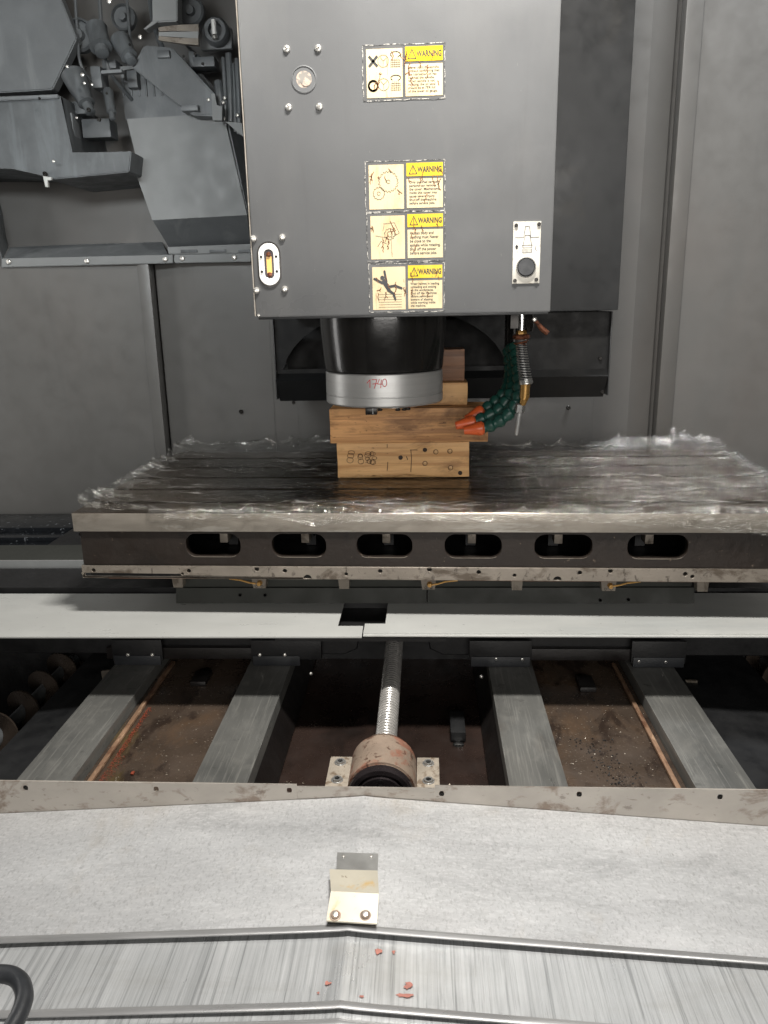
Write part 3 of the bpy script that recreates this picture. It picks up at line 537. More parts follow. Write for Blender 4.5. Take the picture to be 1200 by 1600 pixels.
# ================================================================== coolant hoses and air nozzle under the head
def along(pts, step):
    out = [pts[0]]; acc = 0
    for p, q in zip(pts, pts[1:]):
        l = (q - p).length
        while acc + l >= step:
            p = p + (q - p) * ((step - acc) / l); l = (q - p).length; acc = 0; out.append(p)
        acc += l
    return out
seg_me = MB().lathe([(.0088, -.002), (.0122, .001), (.0142, .004), (.0138, .012), (.0108, .017), (.0102, .020), (.0110, .0235), (.0096, .0265), (.005, .0275)], (0, 0, 0), n=18).build('m', 'green'); SEG = seg_me.data; bpy.data.objects.remove(seg_me)
for nm, pts, tip, yy in (
        ('lowest of the three green coolant hoses, its orange nozzle in front of the timber', [(803, 540), (810, 580), (810, 620), (797, 645), (775, 661), (741, 674)], (708, 675), (1.76, 1.70, 1.66, 1.645, 1.64, 1.64, 1.64)),
        ('middle of the three green coolant hoses, with a bent orange nozzle', [(799, 540), (803, 585), (798, 615), (784, 636), (763, 650), (740, 660)], (707, 666), (1.80, 1.75, 1.70, 1.685, 1.67, 1.665, 1.66)),
        ('uppermost of the three green coolant hoses, half hidden behind the other two', [(794, 545), (797, 585), (791, 610), (776, 626), (758, 640), (743, 649)], (716, 661), (1.83, 1.79, 1.74, 1.725, 1.71, 1.70, 1.695))):
    P3 = [W(x, y, Y) for (x, y), Y in zip(pts, yy)]; T3 = W(*tip, yy[-1])
    h = thing('coolant_hose', P3[0], nm, 'coolant hose', 'green segmented coolant hoses')
    MB().tube([Vector((P3[0].x, P3[0].y, -.02)), P3[0] + Vector((0, 0, -.004))], .0085, 12).build('feed_pipe', 'blackbolt', h)
    sp = along(spline(P3, 14), .0225)
    for p, q in zip(sp, sp[1:]):
        o = bpy.data.objects.new('segment', SEG); COL.objects.link(o); adopt(o, h); o.location = p; o.rotation_euler = (q - p).to_track_quat('Z', 'Y').to_euler()
    e = sp[-1]; T3 = e + (T3 - e).normalized() * .042; L_ = .042
    b = MB().lathe([(.0110, -.001), (.0148, .003), (.0150, .010), (.0126, L_ * .45), (.0096, L_ * .8), (.0086, L_), (.0066, L_), (.0056, L_ * .8), (.001, L_ * .8)], e, T3 - e, 20); b.build('nozzle', 'orange', h)

an = thing('air_nozzle', W(815, 492, 1.62), 'spring wrapped air nozzle with chrome pipe, brass coupling and rusty valve lever', 'air nozzle')
YA = 1.62
def pxlathe(name, prof, m, n=18, par=an):     # prof: (photo x, y of axis, radius in m)
    pts = [W(x, y, YA) for x, y, r in prof]; b = MB().tube(pts, [r for _, _, r in prof], n); return b.build(name, m, par)
pxlathe('pipe', [(815, 484, .0085), (815.3, 499, .0085), (815.5, 499.5, .0075), (815, 516, .0075)], 'chrome')
pxlathe('fitting', [(815, 516, .009), (815, 519, .0105), (815, 527, .0105), (815, 530, .0085)], 'brass', 6)
pxlathe('collar', [(815, 522, .0145), (815, 524, .0175), (815, 528, .0175), (815, 530, .015)], 'copper', 8)
core = spline([W(x, y, YA) for x, y in ((814, 530), (815, 550), (818, 575), (822, 597))], 10)
MB().tube(core, .0065, 10).build('inner_hose', 'rubber', an)
hel = []; n = 440
for i in range(n + 1):
    t = i / n; f_ = t * (len(core) - 1); j = min(int(f_), len(core) - 2); p = core[j].lerp(core[j + 1], f_ - j); turns = 19
    tt = t * 2 * math.pi * turns; hel.append(p + Vector((math.cos(tt), math.sin(tt), 0)) * (.0098 + .0035 * t))
MB().tube(hel, .0012, 6).build('spring', 'steel', an)
for k in range(3):
    c_ = core[3 + k]; MB().tube([c_ + Vector((.014 * math.cos(R(t_)) * (1 - .2 * k), .014 * math.sin(R(t_)), .003 * math.cos(R(t_ + 60 * k)))) for t_ in range(0, 360, 30)], .0013, 6, True).build('wire_ring', 'copper', an)
pxlathe('spring_end', [(821, 592, .013), (822, 599, .0145), (822, 600, .012)], 'steel')
pxlathe('coupling', [(821, 600, .0100), (819.5, 621, .0100), (819.3, 621.5, .0088), (818.8, 624, .0088), (818.6, 624.5, .0075), (816, 633, .0062)], 'brass', 20)
pxlathe('hex_nut', [(814, 632, .0088), (813.7, 632.6, .0102), (812, 644, .0102), (812, 645, .0085)], 'steel', 6)
pxlathe('tip', [(812, 645, .0040), (807, 678, .0036), (806.8, 680, .0024)], 'ring', 12)
pxlathe('valve_block', [(804, 484, .011), (803, 513, .011)], 'blackbolt', 4)
pxlathe('valve_body', [(824, 484, .007), (826, 492, .010), (827, 510, .010), (827, 518, .006)], 'blackbolt', 8)
lv = MB(); lp = [W(x, y, YA - .005) for x, y in ((833, 498), (840, 505), (846, 513), (856, 521))]; lv.tube(lp, [.004, .0042, .0052, .0055], 8); lv.build('valve_lever', 'copper', an)
MB().tube([W(824, 502, YA), W(836, 500, YA - .003)], .004, 8).build('valve_stem', 'steel', an); screw(an, W(835, 499, YA - .008), r=.005)

# ================================================================== work table
YAW = -.0239; PIV = Vector((-.09, 1.55, -.571))
tb = thing('work_table', PIV, 'long steel machine work table with six oblong openings along its front', 'work table')
TX0, TX1, TZ = -.668 - .0, .835, -.4238       # local x measured from the pivot
LX0, LX1 = -.757, .81
prof = [(1.55, -.464), (1.55, TZ - .002), (1.552, TZ)]
for yc in (1.64, 1.765, 1.89, 2.015, 2.14):
    prof += [(yc - .009, TZ), (yc - .009, TZ - .02), (yc + .009, TZ - .02), (yc + .009, TZ)]
prof += [(2.238, TZ), (2.24, TZ - .002), (2.24, -.464)]
o = MB().prism([(LX0, y, z) for y, z in prof], (LX1 - LX0, 0, 0)).build('top_plate', 'tabletop', tb, True, 20)
MB().box((LX0, 1.5478, -.4642), (LX1, 1.5498, TZ - .0006), .0006).build('front_edge', 'tableedge', tb)
def tx(px, py=855): return W(px, py, 1.555).x
holes = []
for xa, xb in ((289, 375), (424, 509), (557, 644), (695, 784), (836, 926), (982, 1076)):
    xm = (xa + xb) / 2; yr = PIV.y + math.tan(YAW) * (W(xm, 853, 1.556).x - PIV.x)
    holes.append(stadium(W(xa, 853, yr).x, W(600, 872, 1.55).z, W(xb, 853, yr).x, W(600, 835.5, 1.55).z, .022, 6))
body = cut_plate('front_wall', [(LX0 + .01, -.5415), (LX1 - .01, -.5415), (LX1 - .01, -.4635), (LX0 + .01, -.4635)], holes, front(1.5535), .022, 'tablebody', tb, .001)
for h_ in holes: lines('hole_rim', [[h_[i] for i in range(7)] + [h_[i] for i in range(0)]], 'strip', body, 1.5530, .0012) if 0 else None
for h_ in holes:                              # worn bright lower lip of each opening
    low = sorted([p for p in h_ if p[1] < -.53 + .012], key=lambda p: p[0]); lines('worn_rim', [low], 'strip', body, 1.5529, .0013)
for px in (350, 477, 603, 735, 868, 1007):
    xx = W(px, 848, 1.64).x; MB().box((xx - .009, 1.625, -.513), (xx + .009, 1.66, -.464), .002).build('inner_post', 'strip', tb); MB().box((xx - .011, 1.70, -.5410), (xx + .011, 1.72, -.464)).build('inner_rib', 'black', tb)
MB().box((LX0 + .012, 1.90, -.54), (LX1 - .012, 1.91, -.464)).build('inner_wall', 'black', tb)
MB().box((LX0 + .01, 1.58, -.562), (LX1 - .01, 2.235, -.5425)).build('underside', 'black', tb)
for xx in (LX0 + .01, LX1 - .03): MB().box((xx, 1.577, -.5424), (xx + .02, 2.235, -.4645)).build('end_wall', 'tablebody', tb)
sh = [(146, 891, 3.4), (129, 896, 2.4), (295, 892, 3.6), (285, 896.5, 2.4), (401, 889, 4), (445, 892, 3.6), (541, 897, 3), (594, 892.5, 3.6), (671, 889, 4), (748, 894, 3.6), (804, 899, 3), (906, 895, 3.6), (954, 892, 3.8), (1071, 897, 3.6), (1082, 901, 3.2)]
hl = []
for px, py, r in sh:
    x_ = W(px, py, 1.55).x; yr = PIV.y + math.tan(YAW) * (x_ - PIV.x); p = W(px, py, yr); hl.append(circle(p.x, max(-.5655, min(-.547, p.z)), r * .00128, 12))
for px in (480, 870):
    x_ = W(px, 902, 1.55).x; hl.append([(x_ + .0085 * math.cos(R(t_)), -.5690 + .0085 * math.sin(R(t_))) for t_ in range(0, 181, 20)])
cut_plate('lower_strip', [(LX0 + .006, -.571), (LX1 - .006, -.571), (LX1 - .006, -.5425), (LX0 + .006, -.5425)], hl, front(1.5495), .012, 'strip', tb, .0008)
MB().box((LX0 + .02, 1.5625, -.569), (LX1 - .02, 1.5635, -.5445)).build('strip_backing', 'hole', tb)
for px, py in ((280, 841), (120, 839), (540, 840), (805, 840), (1088, 841), (490, 838)):
    x_ = W(px, py, 1.55).x; screw(tb, (x_, 1.5535, -.472), r=.0045, kind='hole')
for px in (277, 405, 537.5, 669, 806, 947, 1091):
    x_ = W(px, 915, 1.575).x; big = px in (405, 669, 947); hw = .0125 if not big else .0165
    hg = MB().prism([(x_ - hw, 1.566, -.5705), (x_ + hw, 1.566, -.5705), (x_ + hw * .86, 1.566, -.598), (x_ - hw * .80, 1.566, -.598)], (0, .022, 0)).build('hanger', 'tag', tb)
    if big:
        zf = -.585; MB().lathe([(.0062, 0), (.0062, .006), (.0050, .0075), (.0045, .011), (.001, .011)], (x_ + (.002 if px == 405 else .003), 1.566, zf), (0, -1, 0), 6).build('lubricator', 'brass', hg)
        s_ = -1 if px < 500 else 1
        MB().tube([(x_ + .006 * s_, 1.560, zf), (x_ + .02 * s_, 1.558, zf + .003), (x_ + .036 * s_, 1.5555, zf + .009), (x_ + .062 * s_, 1.5555, zf + .0125)], .0019, 6).build('oil_tube', 'brass', hg)
        for dx in (-.006, .006): screw(hg, (x_ + dx, 1.566, -.594), r=.0028, kind='hole')
MB().tube([(LX0 + .06, 1.560, -.5735), (-.3, 1.560, -.5725), (.2, 1.560, -.5732), (LX1 - .05, 1.560, -.5728)], .0018, 6).build('oil_line', 'redtube', tb)
tb.rotation_euler = (0, 0, YAW)
def TL(p):                                     # table-local -> world
    v = Vector(p) - PIV; v.rotate(Matrix.Rotation(YAW, 3, 'Z')); return v + PIV

# ================================================================== stretch film on the table
def fbm(x, y, z, o=4): return mn.fractal(Vector((x, y, z)), .9, 2.1, o, noise_basis='PERLIN_ORIGINAL')
def ridge(x, y, z): return 1 - abs(mn.noise(Vector((x, y, z)))) * 2
NX, NV = 520, 250
b = MB(); rows = []
V0, V1 = -.075, .705
def crease(x, y, z):                           # thin sharp fold lines
    return max(0, 1 - 5.5 * abs(mn.noise(Vector((x, y, z))))) 
bunch = {}
for j in range(NV + 1):
    v = V0 + (V1 - V0) * j / NV; row = []
    for i in range(NX + 1):
        s = i / NX; x = -.745 + (LX1 + .01 + .745) * s
        # how far the film hangs over the front edge here
        hang = max(0, min(1, (s - .05) / .25)) * .018 + .012 * fbm(x * 7, 3, 0) + max(0, (s - .76)) * .16 + max(0, (s - .94)) * .30 - (.012 if s < .1 else 0)
        vv = v
        if v < 0: vv = v * max(0, hang) / .075
        elif s < .12: vv = v + .010 * (1 - s / .12)
        back = math.exp(-((V1 - v) / .05)); left = math.exp(-s / .05); right = math.exp(-(1 - s) / .05); fr_ = math.exp(-abs(vv) / .03)
        cr = max(back, left * .9, right * .8, fr_ * .8)
        wx, wy = x + .04 * fbm(x * 6, v * 6, 2), v + .035 * fbm(x * 2.6, v * 6, 8) + .05 * (x + .1) * fbm(v * 4, 3, 3)
        msk = .25 + 1.1 * max(0, min(1, .5 + 1.3 * fbm(x * 2.4, v * 6, 21, 2)))
        h = .0015 + msk * (.0056 * crease(wx * 2.2, wy * 22, 2) + .0030 * crease(wx * 5 + 3, wy * 40 + x * 6, 7) + .0020 * crease(wx * 14, wy * 60 - x * 20, 3)) + .0025 * max(0, fbm(x * 3.2, v * 9, 11))
        h += cr * (.008 * crease(wx * 10, wy * 14, 9) + .005 * crease(wx * 20 + 5, wy * 16, 4) + .0015 * crease(wx * 40, wy * 44, 6) + .004 * abs(fbm(x * 14, v * 18, 9)))
        h += back * (.010 + .022 * max(0, fbm(x * 4.2, 1, 8)) + .012 * crease(wx * 12, wy * 8, 6) + .018 * math.exp(-((x + .33) / .13) ** 2) + .026 * math.exp(-((x - .70) / .04) ** 2))
        h += left * (.010 + .012 * abs(fbm(x * 18, v * 22, 3)) + .012 * crease(wx * 8, wy * 14, 1) + .012 * math.exp(-((v - .02) / .05) ** 2)) + right * (.004 + .008 * abs(fbm(x * 18, v * 18, 3)))
        shrink = left * .02 * fbm(3, v * 14, 2)
        if vv >= 0: y, z = 1.552 + vv, TZ + h
        else:
            fold = .006 * crease(wx * 16 + vv * 50, vv * 20, 1) + .004 * crease(wx * 34 - vv * 60, vv * 30, 4) + .008 * right * crease(wx * 50 - vv * 30, 2, 6)
            y, z = 1.5462 - fold - .0012 - .12 * h, TZ + .002 + vv
        ed_ = .010 * (1 if j in (0,) else 0)
        row.append(b.bm.verts.new(TL((x + shrink, y, z)))); bunch[(i, j)] = (v < 0 and hang > .001) or (left > .55 and fbm(x * 20, v * 20, 1) > -.1) or (back > .5 and fbm(x * 14, v * 25, 5) > .02) or (fr_ > .75 and fbm(x * 12, v * 40, 5) > .1)
    rows.append(row)
for j, (r0, r1) in enumerate(zip(rows, rows[1:])):
    for i in range(NX):
        f_ = b.bm.faces.new((r0[i], r0[i + 1], r1[i + 1], r1[i])); f_.material_index = 1 if bunch[(i, j)] else 0
fo = b.build('plastic_film', 'film', None, True, 180); fo.data.materials.append(M['film_bunched'])
tag(fo, 'wrinkled clear plastic film spread over the machine table top', 'plastic film')

# ================================================================== timber blocks propping the spindle
def timber(name_label, lo, hi, m, seed):
    r_ = random.Random(seed); b = MB(); b.box(lo, hi, .0022)
    bmesh.ops.subdivide_edges(b.bm, edges=[e for e in b.bm.edges if e.calc_length() > .03], cuts=5, use_grid_fill=True)
    for v in b.bm.verts: v.co += Vector((mn.noise(v.co * 22 + Vector((seed, 0, 0))), mn.noise(v.co * 22 + Vector((0, seed, 5))), mn.noise(v.co * 30 + Vector((3, 0, seed))))) * .0013
    o = b.build('timber_block', m); return tag(o, name_label, 'timber block', 'timber blocks stacked under the spindle')
zt1 = TZ + .006 + .086
TB = timber('pale timber block at the bottom of the stack with burnt marks and nail heads', (-.217, 1.868, TZ + .004), (.107, 1.975, zt1 - .001), 'wood1', 1)
timber('long brown timber block directly on the marked bottom block', (-.231, 1.862, zt1), (.151, 1.965, -.2480), 'wood2', 2)
timber('short timber block behind the spindle ring, second from the top of the stack', (-.18, 1.905, -.2475), (.104, 2.00, -.1935), 'wood1', 3)
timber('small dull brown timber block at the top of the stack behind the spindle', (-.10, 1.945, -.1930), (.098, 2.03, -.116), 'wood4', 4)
YT = 1.8665
def tz(px, py): p = W(px, py, YT); return (p.x, p.z)
for px, py, c_ in ((664, 703, 'woodmark'), (681, 706, 'nail'), (703, 705, 'nail'), (664, 724, 'nail'), (704, 731, 'nail'), (719, 739, 'woodmark')):
    x_, z_ = tz(px, py); b = MB(); b.lathe([(.0052, -.004), (.0052, .0008), (.0040, .0014), (.001, .0014)], (x_, YT, z_), (0, -1, 0), 14); o = b.build('nail_head', c_, TB)
    if c_ == 'nail': MB().tube([(x_ + .0056 * math.cos(R(t_)), YT - .0006, z_ + .0056 * math.sin(R(t_))) for t_ in range(0, 360, 30)], .0007, 5, True).build('nail_ring', 'woodmark', o)
x_, z_ = tz(626, 715); MB().lathe([(.006, -.004), (.0055, .0004), (.003, .0008), (.001, .0008)], (x_, YT, z_), (0.1, -1, .1), 12).build('knot', 'woodmark', TB)
stuff(lines('crack', [[tz(606, 722), tz(605, 735)], [tz(605, 694), tz(605, 699)], [tz(642, 703), tz(643, 715), tz(642, 737)], [tz(652, 703), tz(641, 703)], [tz(635, 713), tz(637, 718)]], 'woodmark', TB, YT - .0008, .0014))
sg_ = []; r_ = random.Random(3)
for px, py, rx, rz in ((548, 712, 5, 4), (547, 719, 5, 4.5), (549, 707, 5, 3), (563, 714, 4, 4), (564, 721, 4.5, 4), (563, 712, 3.5, 3)) + tuple((570 + r_.uniform(0, 18), 708 + r_.uniform(0, 16), r_.uniform(2, 5), r_.uniform(2, 4)) for _ in range(9)):
    sg_.append([tz(px + rx * math.cos(R(t_)), py + rz * math.sin(R(t_))) for t_ in range(0, 361, 30)])
lines('burnt_scribble', sg_, 'woodmark', TB, YT - .0008, .0010)

# ================================================================== saddle: below the table, and its wipers over the slideways
sd = thing('saddle', (-.0, 1.75, -.80), 'black cast saddle carrying the table, with wiper brackets over the slideways', 'saddle')
# upper step seen under the table
x0, x1 = -.572, .592
MB().box((x0 + .01, 1.645, -.623), (x1 - .004, 2.2, -.585), .003).build('upper_step', 'saddle', sd)
for xa, xb in ((x0, .001), (.0035, x1)): MB().prism([(xa, 1.632, -.657), (xb, 1.632, -.657), (xb, 1.642, -.624), (xa + .0, 1.642, -.624)], (0, .3, 0)).build('step_plate', 'saddle', sd)
for px, py in ((375, 930), (414, 930), (938, 938), (982, 937)): screw(sd, W(px, py, 1.632), r=.004, kind='hole')
MB().box((-.32, 1.50, -.690), (.04, 1.70, -.682)).build('notch_light_stop', 'black', sd)  # added to stop light falling through the plate notch into the trough
# front wall with the arch over the ball screw
ZT_, ZB_ = -.666, -.7935
ax_ = W(615, 1030, 1.66).x
outl = [(-1.12, ZT_), (1.05, ZT_), (1.05, -.80), (ax_ + .115, -.80), (ax_ + .105, -.795)] + [(ax_ + .085 * math.cos(R(t_)), -.785 + .062 * math.sin(R(t_))) for t_ in range(0, 181, 15)] + [(ax_ - .105, -.795), (ax_ - .115, -.80), (-1.12, -.80)]
cut_plate('front_wall', outl, [], front(1.665), .05, 'black', sd, .003)
MB().box((-1.1, 1.72, -.79), (1.03, 2.3, -.664)).build('body', 'black', sd)
for sgn, xa, xb in ((-1, W(168, 1030, 1.65).x, W(503, 1030, 1.65).x), (1, W(733, 1030, 1.65).x, W(1068, 1030, 1.65).x)):
    lo_ = W(600, 1030, 1.652).z
    MB().box((xa, 1.648, lo_ + .0), (xb, 1.664, W(600, 1013, 1.65).z), .002).build('wiper_bar', 'beddark', sd)
    MB().box((xa - .01, 1.63, -.700), (xb + .01, 1.664, -.687), .003).build('ledge', 'black', sd)
zb2 = -.8138
for xa, xb, low in ((178, 256, 0), (394, 503, 1), (733, 830, 1), (985, 1070, 0)):
    A = W(xa, 1040, 1.64).x; B = W(xb, 1040, 1.64).x
    w_ = MB().box((A, 1.638, -.806 if not low else -.8), (B, 1.647, -.752), .0015).build('wiper_plate', 'black', sd)
    MB().box((A + .004, 1.634, zb2), (B - (.05 if low and xa < 500 else .004), 1.640, -.79), .001).build('wiper_blade', 'rubber', w_)
for px, py in ((200, 1023), (238, 1023), (406, 1023), (445, 1023), (486, 1052), (775, 1029), (816, 1030), (752, 1057), (998, 1033), (1040, 1034)):
    screw(sd, W(px, py, 1.637), r=.0045)
for pts in ([(158, 1049), (174, 1047), (160, 1064)], [(1071, 1063), (1090, 1064), (1088, 1090)]): pxpoly('corner_tab', pts, 1.628, .006, 'tag', sd)

# ================================================================== pale cover plates in front of the saddle
ZP = -.66
b = MB(); b.prism([(-1.5, 1.4475, ZP), (-.132, 1.4575, ZP), (-.133, 1.512, ZP), (-.1865, 1.512, ZP), (-.1865, 1.70, ZP), (-1.5, 1.70, ZP)], (0, 0, -.003))
tag(b.build('cover_plate', 'plate'), 'pale grey sliding cover plate left of the dark notch', 'cover plate', 'pale way cover plates')
rp = thing('cover_plate', (.4, 1.46, ZP), 'pale grey sliding cover plate right of the dark notch with a double front lip', 'cover plate', 'pale way cover plates')
MB().prism([(-.130, 1.4735, ZP + .001), (1.35, 1.4735, ZP + .001), (1.35, 1.70, ZP + .001), (-.0865, 1.70, ZP + .001), (-.0865, 1.522, ZP + .001), (-.130, 1.522, ZP + .001)], (0, 0, -.003)).build('sheet', 'plate', rp)
MB().box((-.130, 1.466, ZP - .0045), (1.35, 1.4735, ZP - .0012), .0008).build('lip', 'plate', rp)
# black trunking under and behind the plates
tr = thing('base_casting', (0, 2.0, -1.2), 'black machine base casting behind and below the cover plates', 'machine base')
MB().box((-1.9, 1.72, -.664), (-.6, 1.86, -.652)).build('ledge', 'black', tr); MB().box((.6, 1.72, -.668), (1.9, 1.86, -.655)).build('ledge', 'black', tr)
MB().box((-1.9, 1.86, -1.2), (1.9, 2.48, -.70)).build('body', 'black', tr)
MB().box((-1.9, 2.30, -.70), (1.9, 2.47, -.669), .006).build('rear_rail', 'wet', tr)
MB().box((-1.9, 2.235, -.70), (1.9, 2.30, -.682), .004).build('rear_step', 'wet', tr)
MB().prism([(-1.9, 2.03, -.70), (-1.9, 2.235, -.70), (-1.9, 2.235, -.70 + .002), (-1.9, 2.03, -.695)], (3.8, 0, 0)).build('wet_gutter', 'wet', tr)
gt = thing('rear_channel', (-.9, 1.9, -.70), 'grey folded steel channel running behind the table at left', 'channel')
MB().prism([(-2.2, 1.895, -.642), (-2.2, 2.03, -.642), (-2.2, 2.03, -.6445), (-2.2, 1.9, -.6445)], (3.9, 0, 0)).build('top_face', 'saddle', gt)
MB().box((-2.2, 1.892, -.697), (1.7, 1.8948, -.642), .0006).build('front_face', 'baypanel', gt)
MB().tube([(-2.2, 1.8935, -.642), (1.7, 1.8935, -.642)], .0016, 8).build('edge_bead', 'lip', gt)

# ================================================================== machine bed, slideways, ball screw
bd = thing('machine_bed', (0, 1.3, -1.0), 'oily brown machine bed with four scraped slideways', 'machine bed')
Y0, Y1_ = 1.112, 2.2; ZR = -.815
for xa, xb in ((-.7365, -.6355), (-.416, -.317), (.142, .2435), (.460, .5615)):
    MB().box((xa, Y0, -.95), (xb, Y1_, ZR), .0012).build('slideway', 'rail', bd)
for xa, xb, side in ((-.6345, -.4170, 'l'), (.2445, .4590, 'r')):
    MB().box((xa, Y0, -.95), (xb, Y1_, -.842), .002).build('bed_floor', 'bed', bd)
    lx = (-.6215, -.6115) if side == 'l' else (.4365, .4455)
    MB().box((lx[0], Y0, -.8419), (lx[1], 1.70, -.834), .002).build('ledge_strip', 'ledge', bd)
MB().box((.2440, Y0, -.8419), (.2495, 1.75, -.836), .0015).build('ledge_strip', 'ledge', bd)
M['bed_shaded'] = mat('oily bed paint with trough shade', srgb(44, 34, 30), .3, 0, .2, 7, bump=.2, bs=110, stains=((srgb(24, 20, 18), 12, .5, .75, (1, .5, 1), .7), (srgb(150, 136, 120), 260, .8, .84, (1, 1, 1), .8)))  # darker copy of the bed paint, shade of the trough in its colour
MB().box((-.3165, Y0, -1.0), (.1415, Y1_, -.905)).build('trough_floor', 'bed_shaded', bd)
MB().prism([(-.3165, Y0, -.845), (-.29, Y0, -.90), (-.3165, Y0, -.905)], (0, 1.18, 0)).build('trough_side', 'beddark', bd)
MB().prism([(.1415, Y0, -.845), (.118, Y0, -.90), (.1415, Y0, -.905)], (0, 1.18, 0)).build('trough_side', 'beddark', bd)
for xa, xb in ((-.862, -.737), (.562, .78)):
    s_ = -1 if xa < 0 else 1
    x_in, x_out = (xb, xa) if s_ < 0 else (xa, xb)
    MB().prism([(x_in - s_ * .001, Y0, -.845), (x_out, Y0, -.862), (x_out + s_ * .01, Y0, -1.05), (x_in, Y0, -1.05)], (0, 1.18, 0)).build('outer_flank', 'void', bd)
for px, py, zz in ((315, 1063, -.842), (915, 1072, -.842)):
    p = WZ(px, py, zz); MB().box((p.x - .018, p.y - .03, zz), (p.x + .018, p.y + .03, zz + .012), .002).build('stop_block', 'beddark', bd)
p = WZ(716, 1160, -.904); MB().box((p.x - .016, p.y, -.904), (p.x + .016, p.y + .09, -.88), .003).build('trough_block', 'void', bd); MB().lathe([(.012, 0), (.012, .004), (.006, .006)], (p.x, p.y - .012, -.905), n=14).build('drain_plug', 'chrome', bd)
# sump below
struct(MB().box((-2.3, .3, -1.12), (2.3, 2.3, -1.10)).build('sump_floor', 'void'))

bs = thing('ball_screw', (-.07, 1.2, -.80), 'bright threaded ball screw between the inner slideways', 'ball screw')
SX = WZ(602, 1155, -.80).x; SZ = -.815; SR = .0212
prof = []; y = 1.235; k = 0
b = MB(); rows = []; pitch = .0105; n = 28; NYS = int(.62 / (pitch / 8))
for j in range(NYS + 1):
    yy = 1.275 + j * pitch / 8; row = []
    for i in range(n):
        an_ = 2 * math.pi * i / n; ph = (j / 8 + i / n) % 1; rr = SR - .0040 * max(0, math.cos(2 * math.pi * ph)) ** 1.5
        row.append(b.bm.verts.new((SX + rr * math.cos(an_), yy, SZ + rr * math.sin(an_))))
    rows.append(row)
for r0, r1 in zip(rows, rows[1:]):
    for i in range(n): b.bm.faces.new((r0[i], r1[i], r1[(i + 1) % n], r0[(i + 1) % n]))
b.build('thread', 'screwsteel', bs, True, 60)
MB().lathe([(.0150, 0), (.0150, .06)], (SX, 1.19, SZ), (0, 1, 0), 20).build('journal', 'copper', bs)
MB().lathe([(.030, 0), (.030, .016), (.0235, .020)], (SX, 1.270, SZ), (0, 1, 0), 24).build('seal_ring', 'copper', bs)

bb = thing('bearing_block', (SX, 1.16, -.86), 'rusty bearing block with red primer patches at the near end of the ball screw', 'bearing block')
prof = []
for t_ in range(-20, 201, 11): prof.append((SX + .059 * math.cos(R(t_)), SZ + .059 * math.sin(R(t_))))
b = MB(); b.prism([(x, 1.155, z) for x, z in prof] , (0, .095, 0)); bmesh.ops.bevel(b.bm, geom=[e for e in b.bm.edges if abs(e.verts[0].co.y - e.verts[1].co.y) < 1e-5], offset=.004, segments=2, affect='EDGES'); b.build('housing', 'bear', bb)
MB().lathe([(.0585, 0), (.050, .016), (.040, .026), (.026, .032)], (SX, 1.249, SZ), (0, 1, 0), 32).build('rear_cone', 'bear', bb)
MB().box((SX - .0595, 1.157, -.90), (SX + .0595, 1.248, SZ - .006), .003).build('foot', 'bear', bb)
for s_ in (-1, 1):
    fl = MB().box((SX + s_ * .0805 - .0205, 1.135, -.90), (SX + s_ * .0805 + .0205, 1.272, -.8185), .002).build('flange', 'flange', bb)
    for yy in (1.198, 1.252): screw(fl, (SX + s_ * .081, yy, -.8185), (0, 0, 1), r=.0088, kind='socket')
MB().lathe([(.0565, 0), (.0565, .010), (.053, .013), (.046, .013), (.044, .008), (.042, .008), (.040, .016), (.024, .016), (.022, .004), (.001, .004)], (SX, 1.155, SZ), (0, -1, 0), 48).build('lock_nut', 'nut', bb)
for a_ in (35, 90, 145): screw(bb, (SX + .032 * math.cos(R(a_)), 1.139, SZ + .032 * math.sin(R(a_))), r=.0055, kind='hole')
MB().box((SX + .103, 1.15, -.90), (SX + .114, 1.17, -.83), .003).build('side_lug', 'flange', bb)

# chip augers in the side troughs
for ax, azr, nm in ((-.945, -.912, 'spiral chip auger in the left sump trough'), (.862, -.912, 'spiral chip auger in the right sump trough')):
    ag = thing('chip_auger', (ax, 1.1, azr), nm, 'auger', 'spiral chip augers')
    MB().lathe([(.016, 0), (.016, 1.3)], (ax, .95, azr), (0, 1, 0), 14).build('shaft', 'magdark', ag)
    b = MB(); rows = []; N_ = 300
    for i in range(N_ + 1):
        t_ = i / N_; an_ = 2 * math.pi * 11.7 * t_ * (1 if ax < 0 else -1) + 1.0; yy = .98 + 1.17 * t_
        rows.append([b.bm.verts.new((ax + r_ * math.cos(an_), yy + dy, azr + r_ * math.sin(an_))) for r_, dy in ((.014, 0), (.052, 0), (.052, .005), (.014, .005))])
    for r0, r1 in zip(rows, rows[1:]):
        for k in range(4): b.bm.faces.new((r0[k], r0[(k + 1) % 4], r1[(k + 1) % 4], r1[k]))
    b.build('flight', 'auger', ag, True, 50)

